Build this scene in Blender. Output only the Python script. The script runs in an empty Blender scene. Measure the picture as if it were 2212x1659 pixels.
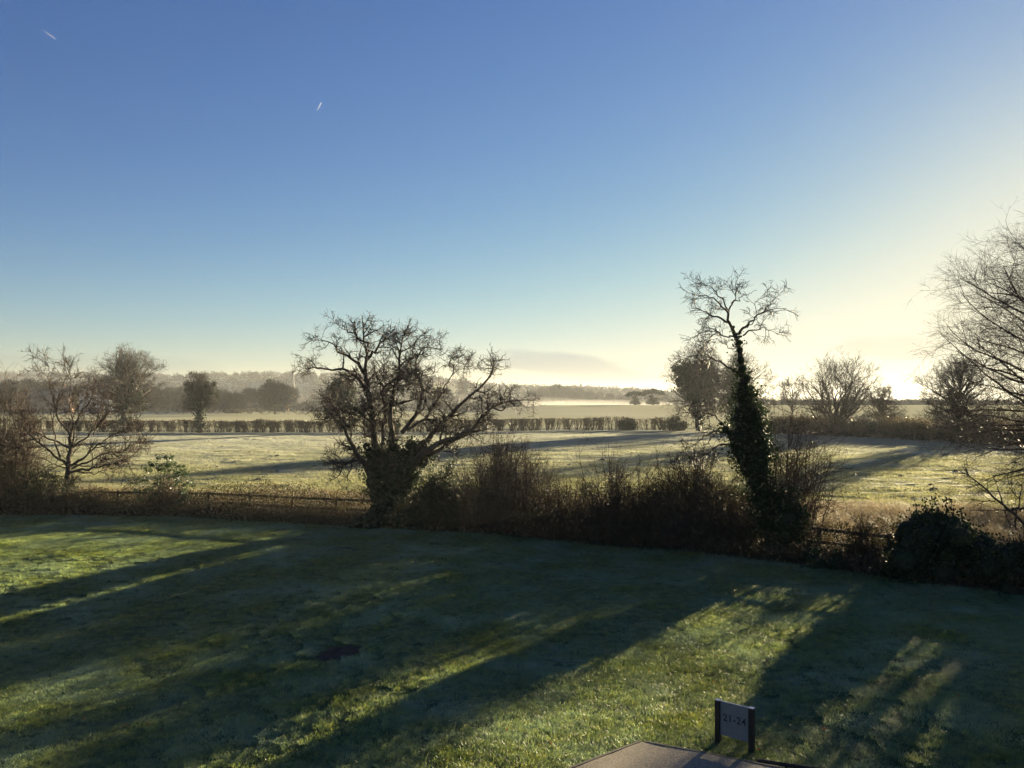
import bpy, math, numpy as np
from mathutils import Vector
C = bpy.context.scene
COL = C.collection
# ------------------------------------------------------------------ camera, sky, sun, exposure
H = 5.8            # camera height above the lawn
F = 1854.0         # focal length in px of a 2212 px wide picture
HY = 855.0         # horizon row in that picture
cam = bpy.data.cameras.new("camera"); co = bpy.data.objects.new("camera", cam); COL.objects.link(co)
cam.sensor_width = 36; cam.lens = 36*F/2212.0
co.location = (0, 0, H); co.rotation_euler = (math.radians(90)+math.atan((HY-829.5)/F), 0, 0)
cam.clip_start = 0.1; cam.clip_end = 40000
C.camera = co
SUN_AZ = math.radians(36.5)      # right of the view direction
SUN_EL = math.radians(7.7)
sd = Vector((math.sin(SUN_AZ)*math.cos(SUN_EL), math.cos(SUN_AZ)*math.cos(SUN_EL), math.sin(SUN_EL)))
sl = bpy.data.lights.new("sun", 'SUN'); sl.energy = 5.0; sl.angle = math.radians(0.5); sl.color = (1.0, 0.83, 0.52)
so = bpy.data.objects.new("sun", sl); COL.objects.link(so); so.rotation_euler = sd.to_track_quat('Z', 'Y').to_euler()
so.location = (60, 80, 60)
w = bpy.data.worlds.new("World"); C.world = w; w.use_nodes = True
wt = w.node_tree; wn = wt.nodes; wl = wt.links; bg = wn["Background"]
sky = wn.new("ShaderNodeTexSky"); sky.sky_type = 'NISHITA'; sky.sun_disc = False
sky.sun_elevation = SUN_EL; sky.sun_rotation = SUN_AZ
sky.altitude = 20; sky.air_density = 1.0; sky.dust_density = 0.3; sky.ozone_density = 2.0
bg.inputs[1].default_value = 0.05
def wmath(op, a, b=None, c=None):
    m = wn.new("ShaderNodeMath"); m.operation = op
    for i, v in enumerate((a, b, c)):
        if v is None: continue
        if isinstance(v, (int, float)): m.inputs[i].default_value = v
        else: wl.new(v, m.inputs[i])
    return m.outputs[0]
tc = wn.new("ShaderNodeTexCoord"); sx = wn.new("ShaderNodeSeparateXYZ"); wl.new(tc.outputs["Generated"], sx.inputs[0])
az = wmath('ARCTAN2', sx.outputs[0], sx.outputs[1]); el = wmath('ARCSINE', sx.outputs[2])
nz = wn.new("ShaderNodeTexNoise"); nz.inputs["Scale"].default_value = 22; nz.inputs["Detail"].default_value = 5
mp = wn.new("ShaderNodeMapping"); mp.inputs["Scale"].default_value = (1, 1, 4.5); wl.new(tc.outputs["Generated"], mp.inputs[0]); wl.new(mp.outputs[0], nz.inputs["Vector"])
def cloud(prev, a0, e0, wa, he, slope, col, amt, soft=1.2):
    da = wmath('SUBTRACT', az, a0); de = wmath('SUBTRACT', el, e0); de = wmath('MULTIPLY_ADD', da, slope, de)
    q = wmath('ADD', wmath('POWER', wmath('ABSOLUTE', wmath('DIVIDE', da, wa)), 2.0), wmath('POWER', wmath('ABSOLUTE', wmath('DIVIDE', de, he)), 2.0))
    q = wmath('ADD', q, wmath('MULTIPLY', wmath('SUBTRACT', nz.outputs[0], 0.5), 2.2))
    mr = wn.new("ShaderNodeMapRange"); mr.interpolation_type = 'SMOOTHSTEP'
    wl.new(q, mr.inputs[0]); mr.inputs[1].default_value = 1+soft*.5; mr.inputs[2].default_value = 1-soft*.5; mr.inputs[3].default_value = 0; mr.inputs[4].default_value = amt
    mx = wn.new("ShaderNodeMix"); mx.data_type = 'RGBA'; mx.blend_type = 'MULTIPLY'; wl.new(mr.outputs[0], mx.inputs[0]); wl.new(prev, mx.inputs[6]); mx.inputs[7].default_value = (*col, 1)
    return mx.outputs[2]
sc_ = wn.new("ShaderNodeSeparateColor"); wl.new(sky.outputs[0], sc_.inputs[0]); cc_ = wn.new("ShaderNodeCombineColor")
lift = wmath('MULTIPLY_ADD', wmath('EXPONENT', wmath('MULTIPLY', wmath('POWER', wmath('DIVIDE', wmath('ABSOLUTE', el), math.radians(7.5)), 2.0), -1.0)), .24, 1.0)
for i_, (k_, a_, m_, p_, l_) in enumerate(((.25, 1.2, 9.4, 3.0, 1.0), (.315, 1.15, 8.1, 3.0, 1.0), (.56, 1.0, 4.5, 4.0, .6))):
    q_ = wmath('MULTIPLY', sc_.outputs[i_], lift if l_ == 1 else wmath('POWER', lift, l_))
    wl.new(wmath('DIVIDE', wmath('MULTIPLY', wmath('POWER', q_, a_), k_), wmath('POWER', wmath('ADD', wmath('POWER', wmath('DIVIDE', q_, m_), p_), 1.0), a_/p_)), cc_.inputs[i_])
R = math.radians
o = cloud(cc_.outputs[0], R(4.4), R(2.55), R(5.2), R(0.5), 0.10, (1.0, 1.0, 1.0), 1.0)
o = cloud(o, R(3.6), R(2.0), R(4.8), R(0.75), 0.12, (.68, .70, .80), 1.0)
o = cloud(o, R(24), R(2.9), R(3.0), R(0.7), 0.0, (.80, .78, .80), .8)
o = cloud(o, R(-28), R(1.5), R(9), R(0.9), 0.0, (.80, .84, .90), .9)
wl.new(o, bg.inputs[0])
C.view_settings.view_transform = 'Standard'; C.view_settings.look = 'None'; C.view_settings.gamma = 1
C.view_settings.exposure = 2.5
C.render.engine = 'CYCLES'
C.cycles.volume_bounces = 1; C.cycles.max_bounces = 6; C.cycles.volume_step_rate = 1
C.cycles.transparent_max_bounces = 12

# ------------------------------------------------------------------ helpers
rng = np.random.default_rng(7)
def hsh(i, j, s):
    n = (i.astype(np.int64)*374761393 + j.astype(np.int64)*668265263 + s*1442695041) & 0xffffffff
    n = ((n ^ (n >> 13))*1274126177) & 0xffffffff
    return ((n ^ (n >> 16)) & 0xffff)/65535.0
def vn(x, y, s=0):
    xi = np.floor(x); yi = np.floor(y); u = x-xi; v = y-yi; u = u*u*(3-2*u); v = v*v*(3-2*v)
    return (hsh(xi, yi, s)*(1-u)+hsh(xi+1, yi, s)*u)*(1-v)+(hsh(xi, yi+1, s)*(1-u)+hsh(xi+1, yi+1, s)*u)*v - .5
def fbm(x, y, s=0, o=3):
    return sum(vn(x*2**k, y*2**k, s+k)/2**k for k in range(o))
def ss(t): t = np.clip(t, 0, 1); return t*t*(3-2*t)
# lawn edge (x right, y forward), from left to right
EY = np.array([[-60, 43.0], [-24.9, 41.7], [-15.6, 40.9], [-8.4, 38.4], [-2.1, 36.5], [3.5, 33.1], [6.7, 31.6], [10.1, 29.1], [12.8, 26.6], [14.7, 24.7], [22, 19.5], [40, 8]])
def edge(x): return np.interp(x, EY[:, 0], EY[:, 1])
def T(x, y):
    x = np.asarray(x, float); y = np.asarray(y, float)
    u = x/np.maximum(y, 30)
    z = -0.35*ss((y-45)/25)*ss((10-x)/30)
    z = z + 2.3*np.exp(-((y-320)/75)**2)*ss((u+.06)/.1)
    z = z - 6*ss((y-350)/150)*ss((u+.12)/.1)
    hill = 25-30*ss((u+.15)/.75)
    z = z + hill*ss((y-620)/330)*(1+.35*fbm(x/260, y/400, 5, 2)) + 2.0*vn(x/160, y/220, 9)*ss((y-420)/400)
    return z
def slope(x, y): return -.78*ss((-.5-x)/8)*ss((34-y)/14)+.36*ss((x-4.4)/5.5)*ss((25-y)/9)  # lawn tilt added to lengthen cast shade at left and shorten it at right
def lawn_z(x, y): return T(x, y)+slope(np.asarray(x, float), np.asarray(y, float))+.05*fbm(x/3.2, y/3.2, 1, 2)+.022*fbm(x/.45, y/.45, 3, 2)
def field_z(x, y): return T(x, y)+.10*fbm(x/9, y/6, 11, 2)+.20*np.abs(fbm(x/2.6, y/1.0, 13, 3))+.07*fbm(x/.8, y/.45, 15, 2)
def edge_d(px):
    k = (px-1106)/F; y = 35.0
    for _ in range(40): y = .5*y+.5*float(edge(k*y))
    return y
def at(px, d): return (px-1106)/F*d
def hz(py, d): return H-(py-HY)/F*d
def tag(o, label=None, cat=None, group=None, kind=None):
    if label: o['label'] = label
    if cat: o['category'] = cat
    if group: o['group'] = group
    if kind: o['kind'] = kind
    return o
def empty(name, loc, label, cat, group=None, rz=0):
    o = bpy.data.objects.new(name, None); COL.objects.link(o); o.location = loc; o.rotation_euler = (0, 0, rz); o.empty_display_size = .2
    return tag(o, label, cat, group)
class Geo:
    def __init__(s): s.v = []; s.f = []; s.n = 0; s.o = np.zeros(3)
    def add(s, V, Fc):
        V = np.asarray(V, float).reshape(-1, 3); Fc = np.asarray(Fc, np.int64)
        if len(V) == 0: return
        s.v.append(V); s.f.append(Fc+s.n); s.n += len(V)
    def tubes(s, P, Rr, S=3):
        N, K, _ = P.shape
        if N == 0: return
        Tn = np.gradient(P, axis=1); Tn /= np.linalg.norm(Tn, axis=2, keepdims=True)+1e-9
        m = P[:, -1]-P[:, 0]; ax = np.argmin(np.abs(m), axis=1); ref = np.eye(3)[ax][:, None, :]
        U = np.cross(Tn, np.broadcast_to(ref, Tn.shape)); U /= np.linalg.norm(U, axis=2, keepdims=True)+1e-9
        W = np.cross(Tn, U); a = np.arange(S)*2*math.pi/S
        V = P[:, :, None, :]+Rr[:, :, None, None]*(np.cos(a)[None, None, :, None]*U[:, :, None, :]+np.sin(a)[None, None, :, None]*W[:, :, None, :])
        i = np.arange(N)[:, None, None]*K*S; k = np.arange(K-1)[None, :, None]*S; j = np.arange(S)[None, None, :]; j2 = (j+1) % S
        Fc = np.stack([i+k+j, i+k+j2, i+k+S+j2, i+k+S+j], -1).reshape(-1, 4)
        s.add(V, Fc)
    def leaves(s, Cn, size, nrm=None, rg=rng, asp=.6, droop=0):
        N = len(Cn); size = np.broadcast_to(size, (N,))[:, None]
        a = rg.normal(size=(N, 3)); a[:, 2] -= droop; a /= np.linalg.norm(a, axis=1, keepdims=True)
        b = rg.normal(size=(N, 3)) if nrm is None else nrm+.6*rg.normal(size=(N, 3))
        b = np.cross(a, b); b /= np.linalg.norm(b, axis=1, keepdims=True)+1e-9
        n = np.cross(a, b)
        V = np.stack([Cn-a*size*.5, Cn+b*size*asp*.5+n*size*.12, Cn+a*size*.5, Cn-b*size*asp*.5+n*size*.12], 1)
        s.add(V, np.arange(N*4).reshape(N, 4))
    def box(s, c, h, ux=(1, 0, 0), uy=(0, 1, 0), uz=(0, 0, 1), bev=0):
        c = np.array(c, float); ux, uy, uz = [np.array(q, float) for q in (ux, uy, uz)]
        V = [c+ux*h[0]*a+uy*h[1]*b+uz*h[2]*d for d in (-1, 1) for b in (-1, 1) for a in (-1, 1)]
        s.add(V, [[0, 2, 3, 1], [4, 5, 7, 6], [0, 1, 5, 4], [2, 6, 7, 3], [0, 4, 6, 2], [1, 3, 7, 5]])
    def build(s, name, mat, parent=None, smooth=False, loc=None):
        V = np.concatenate(s.v); Fc = np.concatenate(s.f)
        if loc is not None: V = V-np.array(loc, float)
        me = bpy.data.meshes.new(name); me.vertices.add(len(V)); me.vertices.foreach_set("co", V.astype(np.float32).ravel())
        n = Fc.shape[1]; me.loops.add(Fc.size); me.loops.foreach_set("vertex_index", Fc.astype(np.int32).ravel())
        me.polygons.add(len(Fc)); me.polygons.foreach_set("loop_start", (np.arange(len(Fc))*n).astype(np.int32))
        me.polygons.foreach_set("use_smooth", np.full(len(Fc), smooth)); me.update(calc_edges=True)
        if mat: me.materials.append(mat)
        o = bpy.data.objects.new(name, me); COL.objects.link(o)
        if parent is not None: o.parent = parent
        if loc is not None and parent is None: o.location = loc
        return o
def unit(a): return a/(np.linalg.norm(a, axis=-1, keepdims=True)+1e-9)
def sprout(P, Rr, n, t0, t1, L, ang, K, wob, up, rr, rmin, rg=rng, bias=None, curl=0):
    N, K0, _ = P.shape
    ln = np.linalg.norm(np.diff(P, axis=1), axis=2).sum(1); idx = rg.choice(N, n, p=ln/ln.sum())
    t = t0+(t1-t0)*rg.random(n); f = t*(K0-1); i = np.minimum(f.astype(int), K0-2); a = (f-i)[:, None]
    p0 = P[idx, i]; p1 = P[idx, i+1]; pos = p0*(1-a)+p1*a; tn = unit(p1-p0)
    rad = Rr[idx, i]*(1-a[:, 0])+Rr[idx, i+1]*a[:, 0]
    pr = unit(np.cross(tn, rg.normal(size=(n, 3)))); an = np.radians(ang)*(.6+.8*rg.random(n))[:, None]
    d = np.cos(an)*tn+np.sin(an)*pr
    if bias is not None: d = unit(d+bias)
    l = L*(.5+rg.random(n))*(1.15-.5*t); step = (l/(K-1))[:, None]
    out = np.zeros((n, K, 3)); out[:, 0] = pos; cv = unit(rg.normal(size=(n, 3)))*curl
    for k in range(1, K):
        d = unit(d+wob*rg.normal(size=(n, 3))+np.array([0, 0, up])+cv); pos = pos+d*step; out[:, k] = pos
    r0 = np.maximum(np.minimum(rad*.8, rr*(.7+.6*rg.random(n))), rmin)
    R2 = np.maximum(r0[:, None]*(1-.8*np.linspace(0, 1, K)[None, :]), rmin*.6)
    return out, R2
def resample(pts, K, jit=0, rg=rng):
    pts = np.array(pts, float); s = np.r_[0, np.cumsum(np.linalg.norm(np.diff(pts, axis=0), axis=1))]; t = np.linspace(0, s[-1], K)
    q = np.stack([np.interp(t, s, pts[:, c]) for c in range(3)], 1)
    for _ in range(1): q[1:-1] = .25*q[:-2]+.5*q[1:-1]+.25*q[2:]
    if jit: q[1:] += rg.normal(size=(K-1, 3))*jit
    return q

# ------------------------------------------------------------------ materials
def mat(name, build):
    m = bpy.data.materials.new(name); m.use_nodes = True; nt = m.node_tree; nt.nodes.clear()
    out = nt.nodes.new("ShaderNodeOutputMaterial"); build(nt, out); return m
def ramp(nt, fac, stops):
    r = nt.nodes.new("ShaderNodeValToRGB"); e = r.color_ramp.elements
    while len(e) < len(stops): e.new(.5)
    for q, (p, c) in zip(e, stops): q.position = p; q.color = (*c, 1)
    nt.links.new(fac, r.inputs[0]); return r.outputs[0]
def noise(nt, scale, detail=4, coord='Object', sc=(1, 1, 1), rough=.55):
    t = nt.nodes.new("ShaderNodeTexCoord"); m = nt.nodes.new("ShaderNodeMapping"); m.inputs["Scale"].default_value = sc
    n = nt.nodes.new("ShaderNodeTexNoise"); n.inputs["Scale"].default_value = scale; n.inputs["Detail"].default_value = detail; n.inputs["Roughness"].default_value = rough
    if coord == 'World':
        g = nt.nodes.new("ShaderNodeNewGeometry"); nt.links.new(g.outputs["Position"], m.inputs[0])
    else: nt.links.new(t.outputs[coord], m.inputs[0])
    nt.links.new(m.outputs[0], n.inputs["Vector"]); return n.outputs["Fac"]
def mixc(nt, fac, a, b, mode='MIX'):
    m = nt.nodes.new("ShaderNodeMix"); m.data_type = 'RGBA'; m.blend_type = mode
    for i, v in ((0, fac), (6, a), (7, b)):
        if isinstance(v, (int, float)): m.inputs[i].default_value = v
        elif isinstance(v, tuple): m.inputs[i].default_value = (*v, 1)
        else: nt.links.new(v, m.inputs[i])
    return m.outputs[2]
def bumpn(nt, fac, dist, strength=1):
    b = nt.nodes.new("ShaderNodeBump"); b.inputs["Strength"].default_value = strength; b.inputs["Distance"].default_value = dist
    nt.links.new(fac, b.inputs["Height"]); return b.outputs[0]
def surf(name, stops, scale, rough=.85, coord='Object', spec=.3, bump=0, bscale=None, sc=(1, 1, 1)):
    def f(nt, out):
        p = nt.nodes.new("ShaderNodeBsdfPrincipled"); c = ramp(nt, noise(nt, scale, 5, coord, sc), stops); nt.links.new(c, p.inputs["Base Color"])
        p.inputs["Roughness"].default_value = rough; p.inputs["Specular IOR Level"].default_value = spec
        if bump: nt.links.new(bumpn(nt, noise(nt, bscale or scale*3, 5, coord, sc), bump), p.inputs["Normal"])
        nt.links.new(p.outputs[0], out.inputs[0])
    return mat(name, f)
def leafm(name, stops, scale, trans=.4, rough=.35, spec=.5, coord='World', tcol=None):
    def f(nt, out):
        c = ramp(nt, noise(nt, scale, 3, coord, rough=.7), stops)
        p = nt.nodes.new("ShaderNodeBsdfPrincipled"); nt.links.new(c, p.inputs["Base Color"]); p.inputs["Roughness"].default_value = rough; p.inputs["Specular IOR Level"].default_value = spec
        tr = nt.nodes.new("ShaderNodeBsdfTranslucent")
        if tcol: nt.links.new(mixc(nt, 1.0, c, tcol, 'MULTIPLY'), tr.inputs[0])
        else: nt.links.new(c, tr.inputs[0])
        m = nt.nodes.new("ShaderNodeMixShader"); m.inputs[0].default_value = trans; nt.links.new(p.outputs[0], m.inputs[1]); nt.links.new(tr.outputs[0], m.inputs[2])
        nt.links.new(m.outputs[0], out.inputs[0])
    return mat(name, f)
M = {}
M['bark'] = surf('bark', [(.3, (.030, .022, .016)), (.6, (.085, .062, .045)), (.8, (.13, .12, .08))], 6, .9, bump=.02, bscale=25)
M['twig'] = surf('twig', [(.3, (.025, .018, .013)), (.7, (.07, .05, .035))], 3, .6)
M['redtwig'] = surf('redtwig', [(.3, (.035, .022, .014)), (.7, (.10, .062, .036))], 3, .65, spec=.3)
M['greytwig'] = surf('greytwig', [(.3, (.06, .055, .05)), (.7, (.13, .12, .11))], 1, .8)
M['ivy'] = leafm('ivy', [(.3, (.010, .020, .006)), (.55, (.016, .030, .008)), (.75, (.045, .062, .012))], 9, .25, .55, .25)
M['ivycore'] = surf('ivycore', [(.3, (.008, .012, .005)), (.7, (.02, .03, .01))], 5, .95)
M['shrubleaf'] = leafm('shrubleaf', [(.3, (.018, .035, .010)), (.7, (.05, .08, .02))], 6, .35, .45, .4)
M['hedgeleaf'] = leafm('hedgeleaf', [(.3, (.03, .035, .012)), (.5, (.09, .06, .03)), (.7, (.10, .10, .03))], 4, .35, .35, .6)
M['bramble'] = leafm('bramble', [(.25, (.02, .032, .010)), (.5, (.045, .038, .016)), (.65, (.085, .055, .022)), (.8, (.05, .075, .016))], 1.6, .35, .55, .25)
M['deadgrass'] = leafm('deadgrass', [(.3, (.13, .10, .06)), (.6, (.22, .175, .105)), (.8, (.34, .285, .19))], 1.2, .5, .5, .4)
def grass_mat(nt, out):
    big = noise(nt, .42, 6, 'World', rough=.68); fine = noise(nt, 5, 5, 'World', rough=.8)
    g = ramp(nt, fine, [(.30, (.03, .052, .013)), (.48, (.10, .14, .028)), (.62, (.21, .23, .05)), (.75, (.32, .28, .11))])
    fr = ramp(nt, big, [(.36, (.08, .08, .08)), (.52, (.45, .45, .45)), (.68, (1, 1, 1))])
    c = mixc(nt, fr, g, mixc(nt, .46, g, (.36, .50, .58)))
    p = nt.nodes.new("ShaderNodeBsdfPrincipled"); nt.links.new(c, p.inputs["Base Color"]); p.inputs["Roughness"].default_value = .42; p.inputs["Specular IOR Level"].default_value = .45
    tr = nt.nodes.new("ShaderNodeBsdfTranslucent"); nt.links.new(mixc(nt, 1.0, c, (2.5, 2.35, 1.2), 'MULTIPLY'), tr.inputs[0])
    m = nt.nodes.new("ShaderNodeMixShader"); m.inputs[0].default_value = .5; nt.links.new(p.outputs[0], m.inputs[1]); nt.links.new(tr.outputs[0], m.inputs[2]); nt.links.new(m.outputs[0], out.inputs[0])
M['lawn_grass'] = mat('lawn_grass', grass_mat)
M['lawn'] = surf('lawn_soil', [(.3, (.045, .065, .020)), (.6, (.075, .10, .03)), (.8, (.11, .13, .045))], 2.5, .95, 'World', .1, bump=.03, bscale=14)
def field_mat(nt, out, blades=False):
    big = noise(nt, .045, 4, 'World', (1, 2.2, 1)); mid = noise(nt, .5, 5, 'World', (.35, 1.3, 1), .65)
    green = ramp(nt, mid, [(.3, (.12, .15, .045)), (.6, (.38, .36, .16)), (.8, (.50, .47, .25))])
    frost = ramp(nt, mid, [(.3, (.28, .29, .22)), (.6, (.46, .465, .37)), (.8, (.58, .585, .52))])
    sep = nt.nodes.new("ShaderNodeSeparateXYZ"); g = nt.nodes.new("ShaderNodeNewGeometry"); nt.links.new(g.outputs["Position"], sep.inputs[0])
    mr = nt.nodes.new("ShaderNodeMapRange"); nt.links.new(sep.outputs[1], mr.inputs[0]); mr.inputs[1].default_value = 50; mr.inputs[2].default_value = 125
    ad = nt.nodes.new("ShaderNodeMath"); ad.operation = 'MULTIPLY_ADD'; nt.links.new(big, ad.inputs[0]); ad.inputs[1].default_value = 1.0; ad.inputs[2].default_value = -.35
    a2 = nt.nodes.new("ShaderNodeMath"); a2.use_clamp = True; nt.links.new(ad.outputs[0], a2.inputs[0]); nt.links.new(mr.outputs[0], a2.inputs[1])
    c = mixc(nt, a2.outputs[0], green, frost)
    p = nt.nodes.new("ShaderNodeBsdfPrincipled"); nt.links.new(c, p.inputs["Base Color"]); p.inputs["Roughness"].default_value = .95; p.inputs["Specular IOR Level"].default_value = .03
    if blades:
        tr = nt.nodes.new("ShaderNodeBsdfTranslucent"); nt.links.new(c, tr.inputs[0])
        m = nt.nodes.new("ShaderNodeMixShader"); m.inputs[0].default_value = .5; nt.links.new(p.outputs[0], m.inputs[1]); nt.links.new(tr.outputs[0], m.inputs[2]); nt.links.new(m.outputs[0], out.inputs[0])
    else:
        nt.links.new(bumpn(nt, noise(nt, 3, 4, 'World'), .05), p.inputs["Normal"]); nt.links.new(p.outputs[0], out.inputs[0])
M['field'] = mat('field', field_mat)
M['field_grass'] = mat('field_grass', lambda nt, out: field_mat(nt, out, True))
M['far'] = surf('far_ground', [(.3, (.27, .27, .16)), (.5, (.36, .35, .23)), (.7, (.44, .43, .31))], .006, 1.0, 'World', .0)
M['farwood'] = leafm('farwood', [(.3, (.015, .02, .022)), (.6, (.026, .030, .030)), (.8, (.040, .038, .034))], .08, .08, .9, .05)
M['conifer'] = leafm('conifer', [(.3, (.012, .022, .012)), (.7, (.03, .05, .022))], .8, .15, .7, .2)
M['yellow'] = leafm('yellowleaf', [(.3, (.22, .12, .025)), (.7, (.42, .25, .05))], .8, .4, .6, .2)
M['wood'] = surf('weathered_wood', [(.3, (.022, .015, .012)), (.7, (.055, .04, .03))], 8, .8, bump=.006, bscale=30, sc=(1, 1, .2))
M['post'] = surf('dark_post', [(.3, (.010, .008, .008)), (.7, (.028, .022, .020))], 9, .6)
M['panel'] = surf('panel', [(.3, (.13, .14, .155)), (.7, (.17, .18, .195))], 12, .5)
M['frost'] = surf('frost', [(.3, (.45, .48, .52)), (.7, (.80, .82, .85))], 40, .6)
M['ink'] = surf('ink', [(.3, (.02, .022, .03)), (.7, (.03, .03, .04))], 5, .5)
M['asphalt'] = surf('asphalt', [(.3, (.13, .10, .065)), (.5, (.24, .19, .13)), (.75, (.48, .39, .28))], 38, .8, 'World', .35, bump=.006, bscale=90)
M['kerb'] = surf('edging', [(.3, (.09, .075, .055)), (.7, (.19, .16, .12))], 20, .9)
M['soil'] = surf('soil', [(.3, (.020, .013, .010)), (.7, (.065, .038, .026))], 12, .95, bump=.02)
M['molehill'] = surf('molehill', [(.3, (.035, .035, .022)), (.7, (.09, .085, .05))], 5, .95)
M['metal'] = surf('pylon_metal', [(.3, (.12, .12, .12)), (.7, (.2, .2, .2))], .3, .6)
M['render'] = surf('house_render', [(.3, (.55, .54, .50)), (.7, (.68, .66, .60))], .8, .9)
M['brick'] = surf('house_brick', [(.3, (.20, .12, .09)), (.7, (.32, .2, .15))], 1.5, .9)
M['roof'] = surf('roof_tile', [(.3, (.06, .05, .05)), (.7, (.11, .09, .08))], 1.2, .85)
M['glass'] = surf('window_dark', [(.3, (.02, .025, .03)), (.7, (.04, .045, .05))], 1, .15)
M['leaf'] = leafm('fallen', [(.3, (.20, .06, .02)), (.7, (.45, .18, .05))], 3, .3, .6, .2)

# ------------------------------------------------------------------ ground
def sheet(name, xs, ys, zf, m, warp=None, kind='structure'):
    X, Y = np.meshgrid(xs, ys)
    if warp: X, Y = warp(X, Y)
    Z = zf(X, Y); n, k = X.shape; I = np.arange(n*k).reshape(n, k)
    Fc = np.stack([I[:-1, :-1], I[:-1, 1:], I[1:, 1:], I[1:, :-1]], -1).reshape(-1, 4)
    g = Geo(); g.add(np.stack([X, Y, Z], -1).reshape(-1, 3), Fc); o = g.build(name, m, smooth=True); return tag(o, kind=kind)
sheet('lawn', np.arange(-32, 24, .11), np.arange(-6, 46, .11), lambda x, y: lawn_z(x, y)-.8*ss((y-edge(x)-1.2)/1.5), M['lawn'])
us = np.linspace(-1, 1, 620); fy = [24.0]
while fy[-1] < 146: fy.append(fy[-1]+.0042*fy[-1])
FY1 = fy[-1]
def fz(x, y): return field_z(x, y)-.9*ss((edge(x)+.9-y)/1.2)-1.6*ss((edge(x)-.5-y)/3)-.4*ss((y-145)/6)
sheet('field', us, np.array(fy), fz, M['field'], warp=lambda X, Y: (X*(.72*Y+6), Y))
gy = np.r_[np.linspace(-3000, -60, 14), np.arange(-50, 150, 8), np.arange(150, 600, 10), np.arange(600, 1200, 30), np.arange(1200, 4200, 150)]
gx = np.r_[np.linspace(-3600, -640, 26), np.arange(-600, 601, 12), np.linspace(640, 3600, 26)]
def gz(x, y):
    inn = ss((150-y)/6)*ss((y+4)/8)*ss(((.72*y+6)-np.abs(x)+4)/6)
    return T(x, np.abs(y))-2.1*inn
sheet('ground', gx, gy, gz, M['far'])

# scattered instances (grass): the object's own mesh holds the tufts and the points they are set on
def scatter(name, variants, pts, rots, scl, m, label=None):
    g = Geo(); ids = []
    for i, (V, Fc) in enumerate(variants): g.add(V, Fc); ids += [i]*len(V)
    o = g.build(name, m, smooth=False); me = o.data; nv = len(me.vertices); me.vertices.add(len(pts))
    co_ = np.zeros((nv+len(pts))*3, np.float32); me.vertices.foreach_get("co", co_); co_ = co_.reshape(-1, 3); co_[nv:] = pts; me.vertices.foreach_set("co", co_.ravel())
    r_ = np.random.default_rng(3)
    def attr(n, t, a): q = me.attributes.new(n, t, 'POINT'); q.data.foreach_set("value", a)
    attr("vid", 'INT', np.r_[np.array(ids), 100+r_.integers(0, len(variants), len(pts))].astype(np.int32))
    attr("rot", 'FLOAT', np.r_[np.zeros(nv), rots].astype(np.float32)); attr("scl", 'FLOAT', np.r_[np.ones(nv), scl].astype(np.float32))
    nt = bpy.data.node_groups.new(name+"_nodes", 'GeometryNodeTree'); nt.interface.new_socket("Geometry", in_out='INPUT', socket_type='NodeSocketGeometry'); nt.interface.new_socket("Geometry", in_out='OUTPUT', socket_type='NodeSocketGeometry')
    N = nt.nodes; L = nt.links; gi = N.new('NodeGroupInput'); go = N.new('NodeGroupOutput'); jn = N.new('GeometryNodeJoinGeometry'); L.new(jn.outputs[0], go.inputs[0])
    def na(n, t):
        q = N.new('GeometryNodeInputNamedAttribute'); q.data_type = t; q.inputs[0].default_value = n; return q.outputs[0]
    vid = na("vid", 'INT'); rot = na("rot", 'FLOAT'); sc = na("scl", 'FLOAT')
    cx = N.new('ShaderNodeCombineXYZ'); L.new(rot, cx.inputs[2]); cs = N.new('ShaderNodeCombineXYZ'); cs.inputs[0].default_value = 1.15; cs.inputs[1].default_value = 1.15; L.new(sc, cs.inputs[2])
    for i in range(len(variants)):
        seps = []
        for val in (i, 100+i):
            cmp_ = N.new('FunctionNodeCompare'); cmp_.data_type = 'INT'; cmp_.operation = 'EQUAL'; L.new(vid, cmp_.inputs[2]); cmp_.inputs[3].default_value = val
            sp = N.new('GeometryNodeSeparateGeometry'); sp.domain = 'POINT'; L.new(gi.outputs[0], sp.inputs[0]); L.new(cmp_.outputs[0], sp.inputs[1]); seps.append(sp)
        ip = N.new('GeometryNodeInstanceOnPoints'); L.new(seps[1].outputs[0], ip.inputs['Points']); L.new(seps[0].outputs[0], ip.inputs['Instance']); L.new(cx.outputs[0], ip.inputs['Rotation']); L.new(cs.outputs[0], ip.inputs['Scale']); L.new(ip.outputs[0], jn.inputs[0])
    md = o.modifiers.new("scatter", 'NODES'); md.node_group = nt
    return tag(o, label, kind='stuff')
def blades(n, size, h, wd, lean, seed, seg=2):
    r = np.random.default_rng(seed); p = np.c_[(r.random((n, 2))-.5)*size, np.zeros(n)]; a = r.random(n)*6.283; hh = h*(.5+.8*r.random(n))
    d = np.c_[np.cos(a), np.sin(a), np.zeros(n)]; b = np.c_[-np.sin(a+.9*r.random(n)), np.cos(a), np.zeros(n)]
    ln = lean*(.3+r.random(n)); Vs = []
    for k in range(seg+1):
        t = k/seg; c = p+d*(ln*hh*t*t)[:, None]; c[:, 2] += hh*t*(1-.25*ln*t)-.01; wv = wd*(1-.85*t)*(.7+.6*r.random(n))[:, None]*.5
        Vs += [c-b*wv, c+b*wv]
    V = np.stack(Vs, 1); K = 2*(seg+1); base = np.arange(n)[:, None]*K
    Fc = np.concatenate([base+np.array([2*k, 2*k+1, 2*k+3, 2*k+2]) for k in range(seg)])
    return V.reshape(-1, 3), Fc
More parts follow.
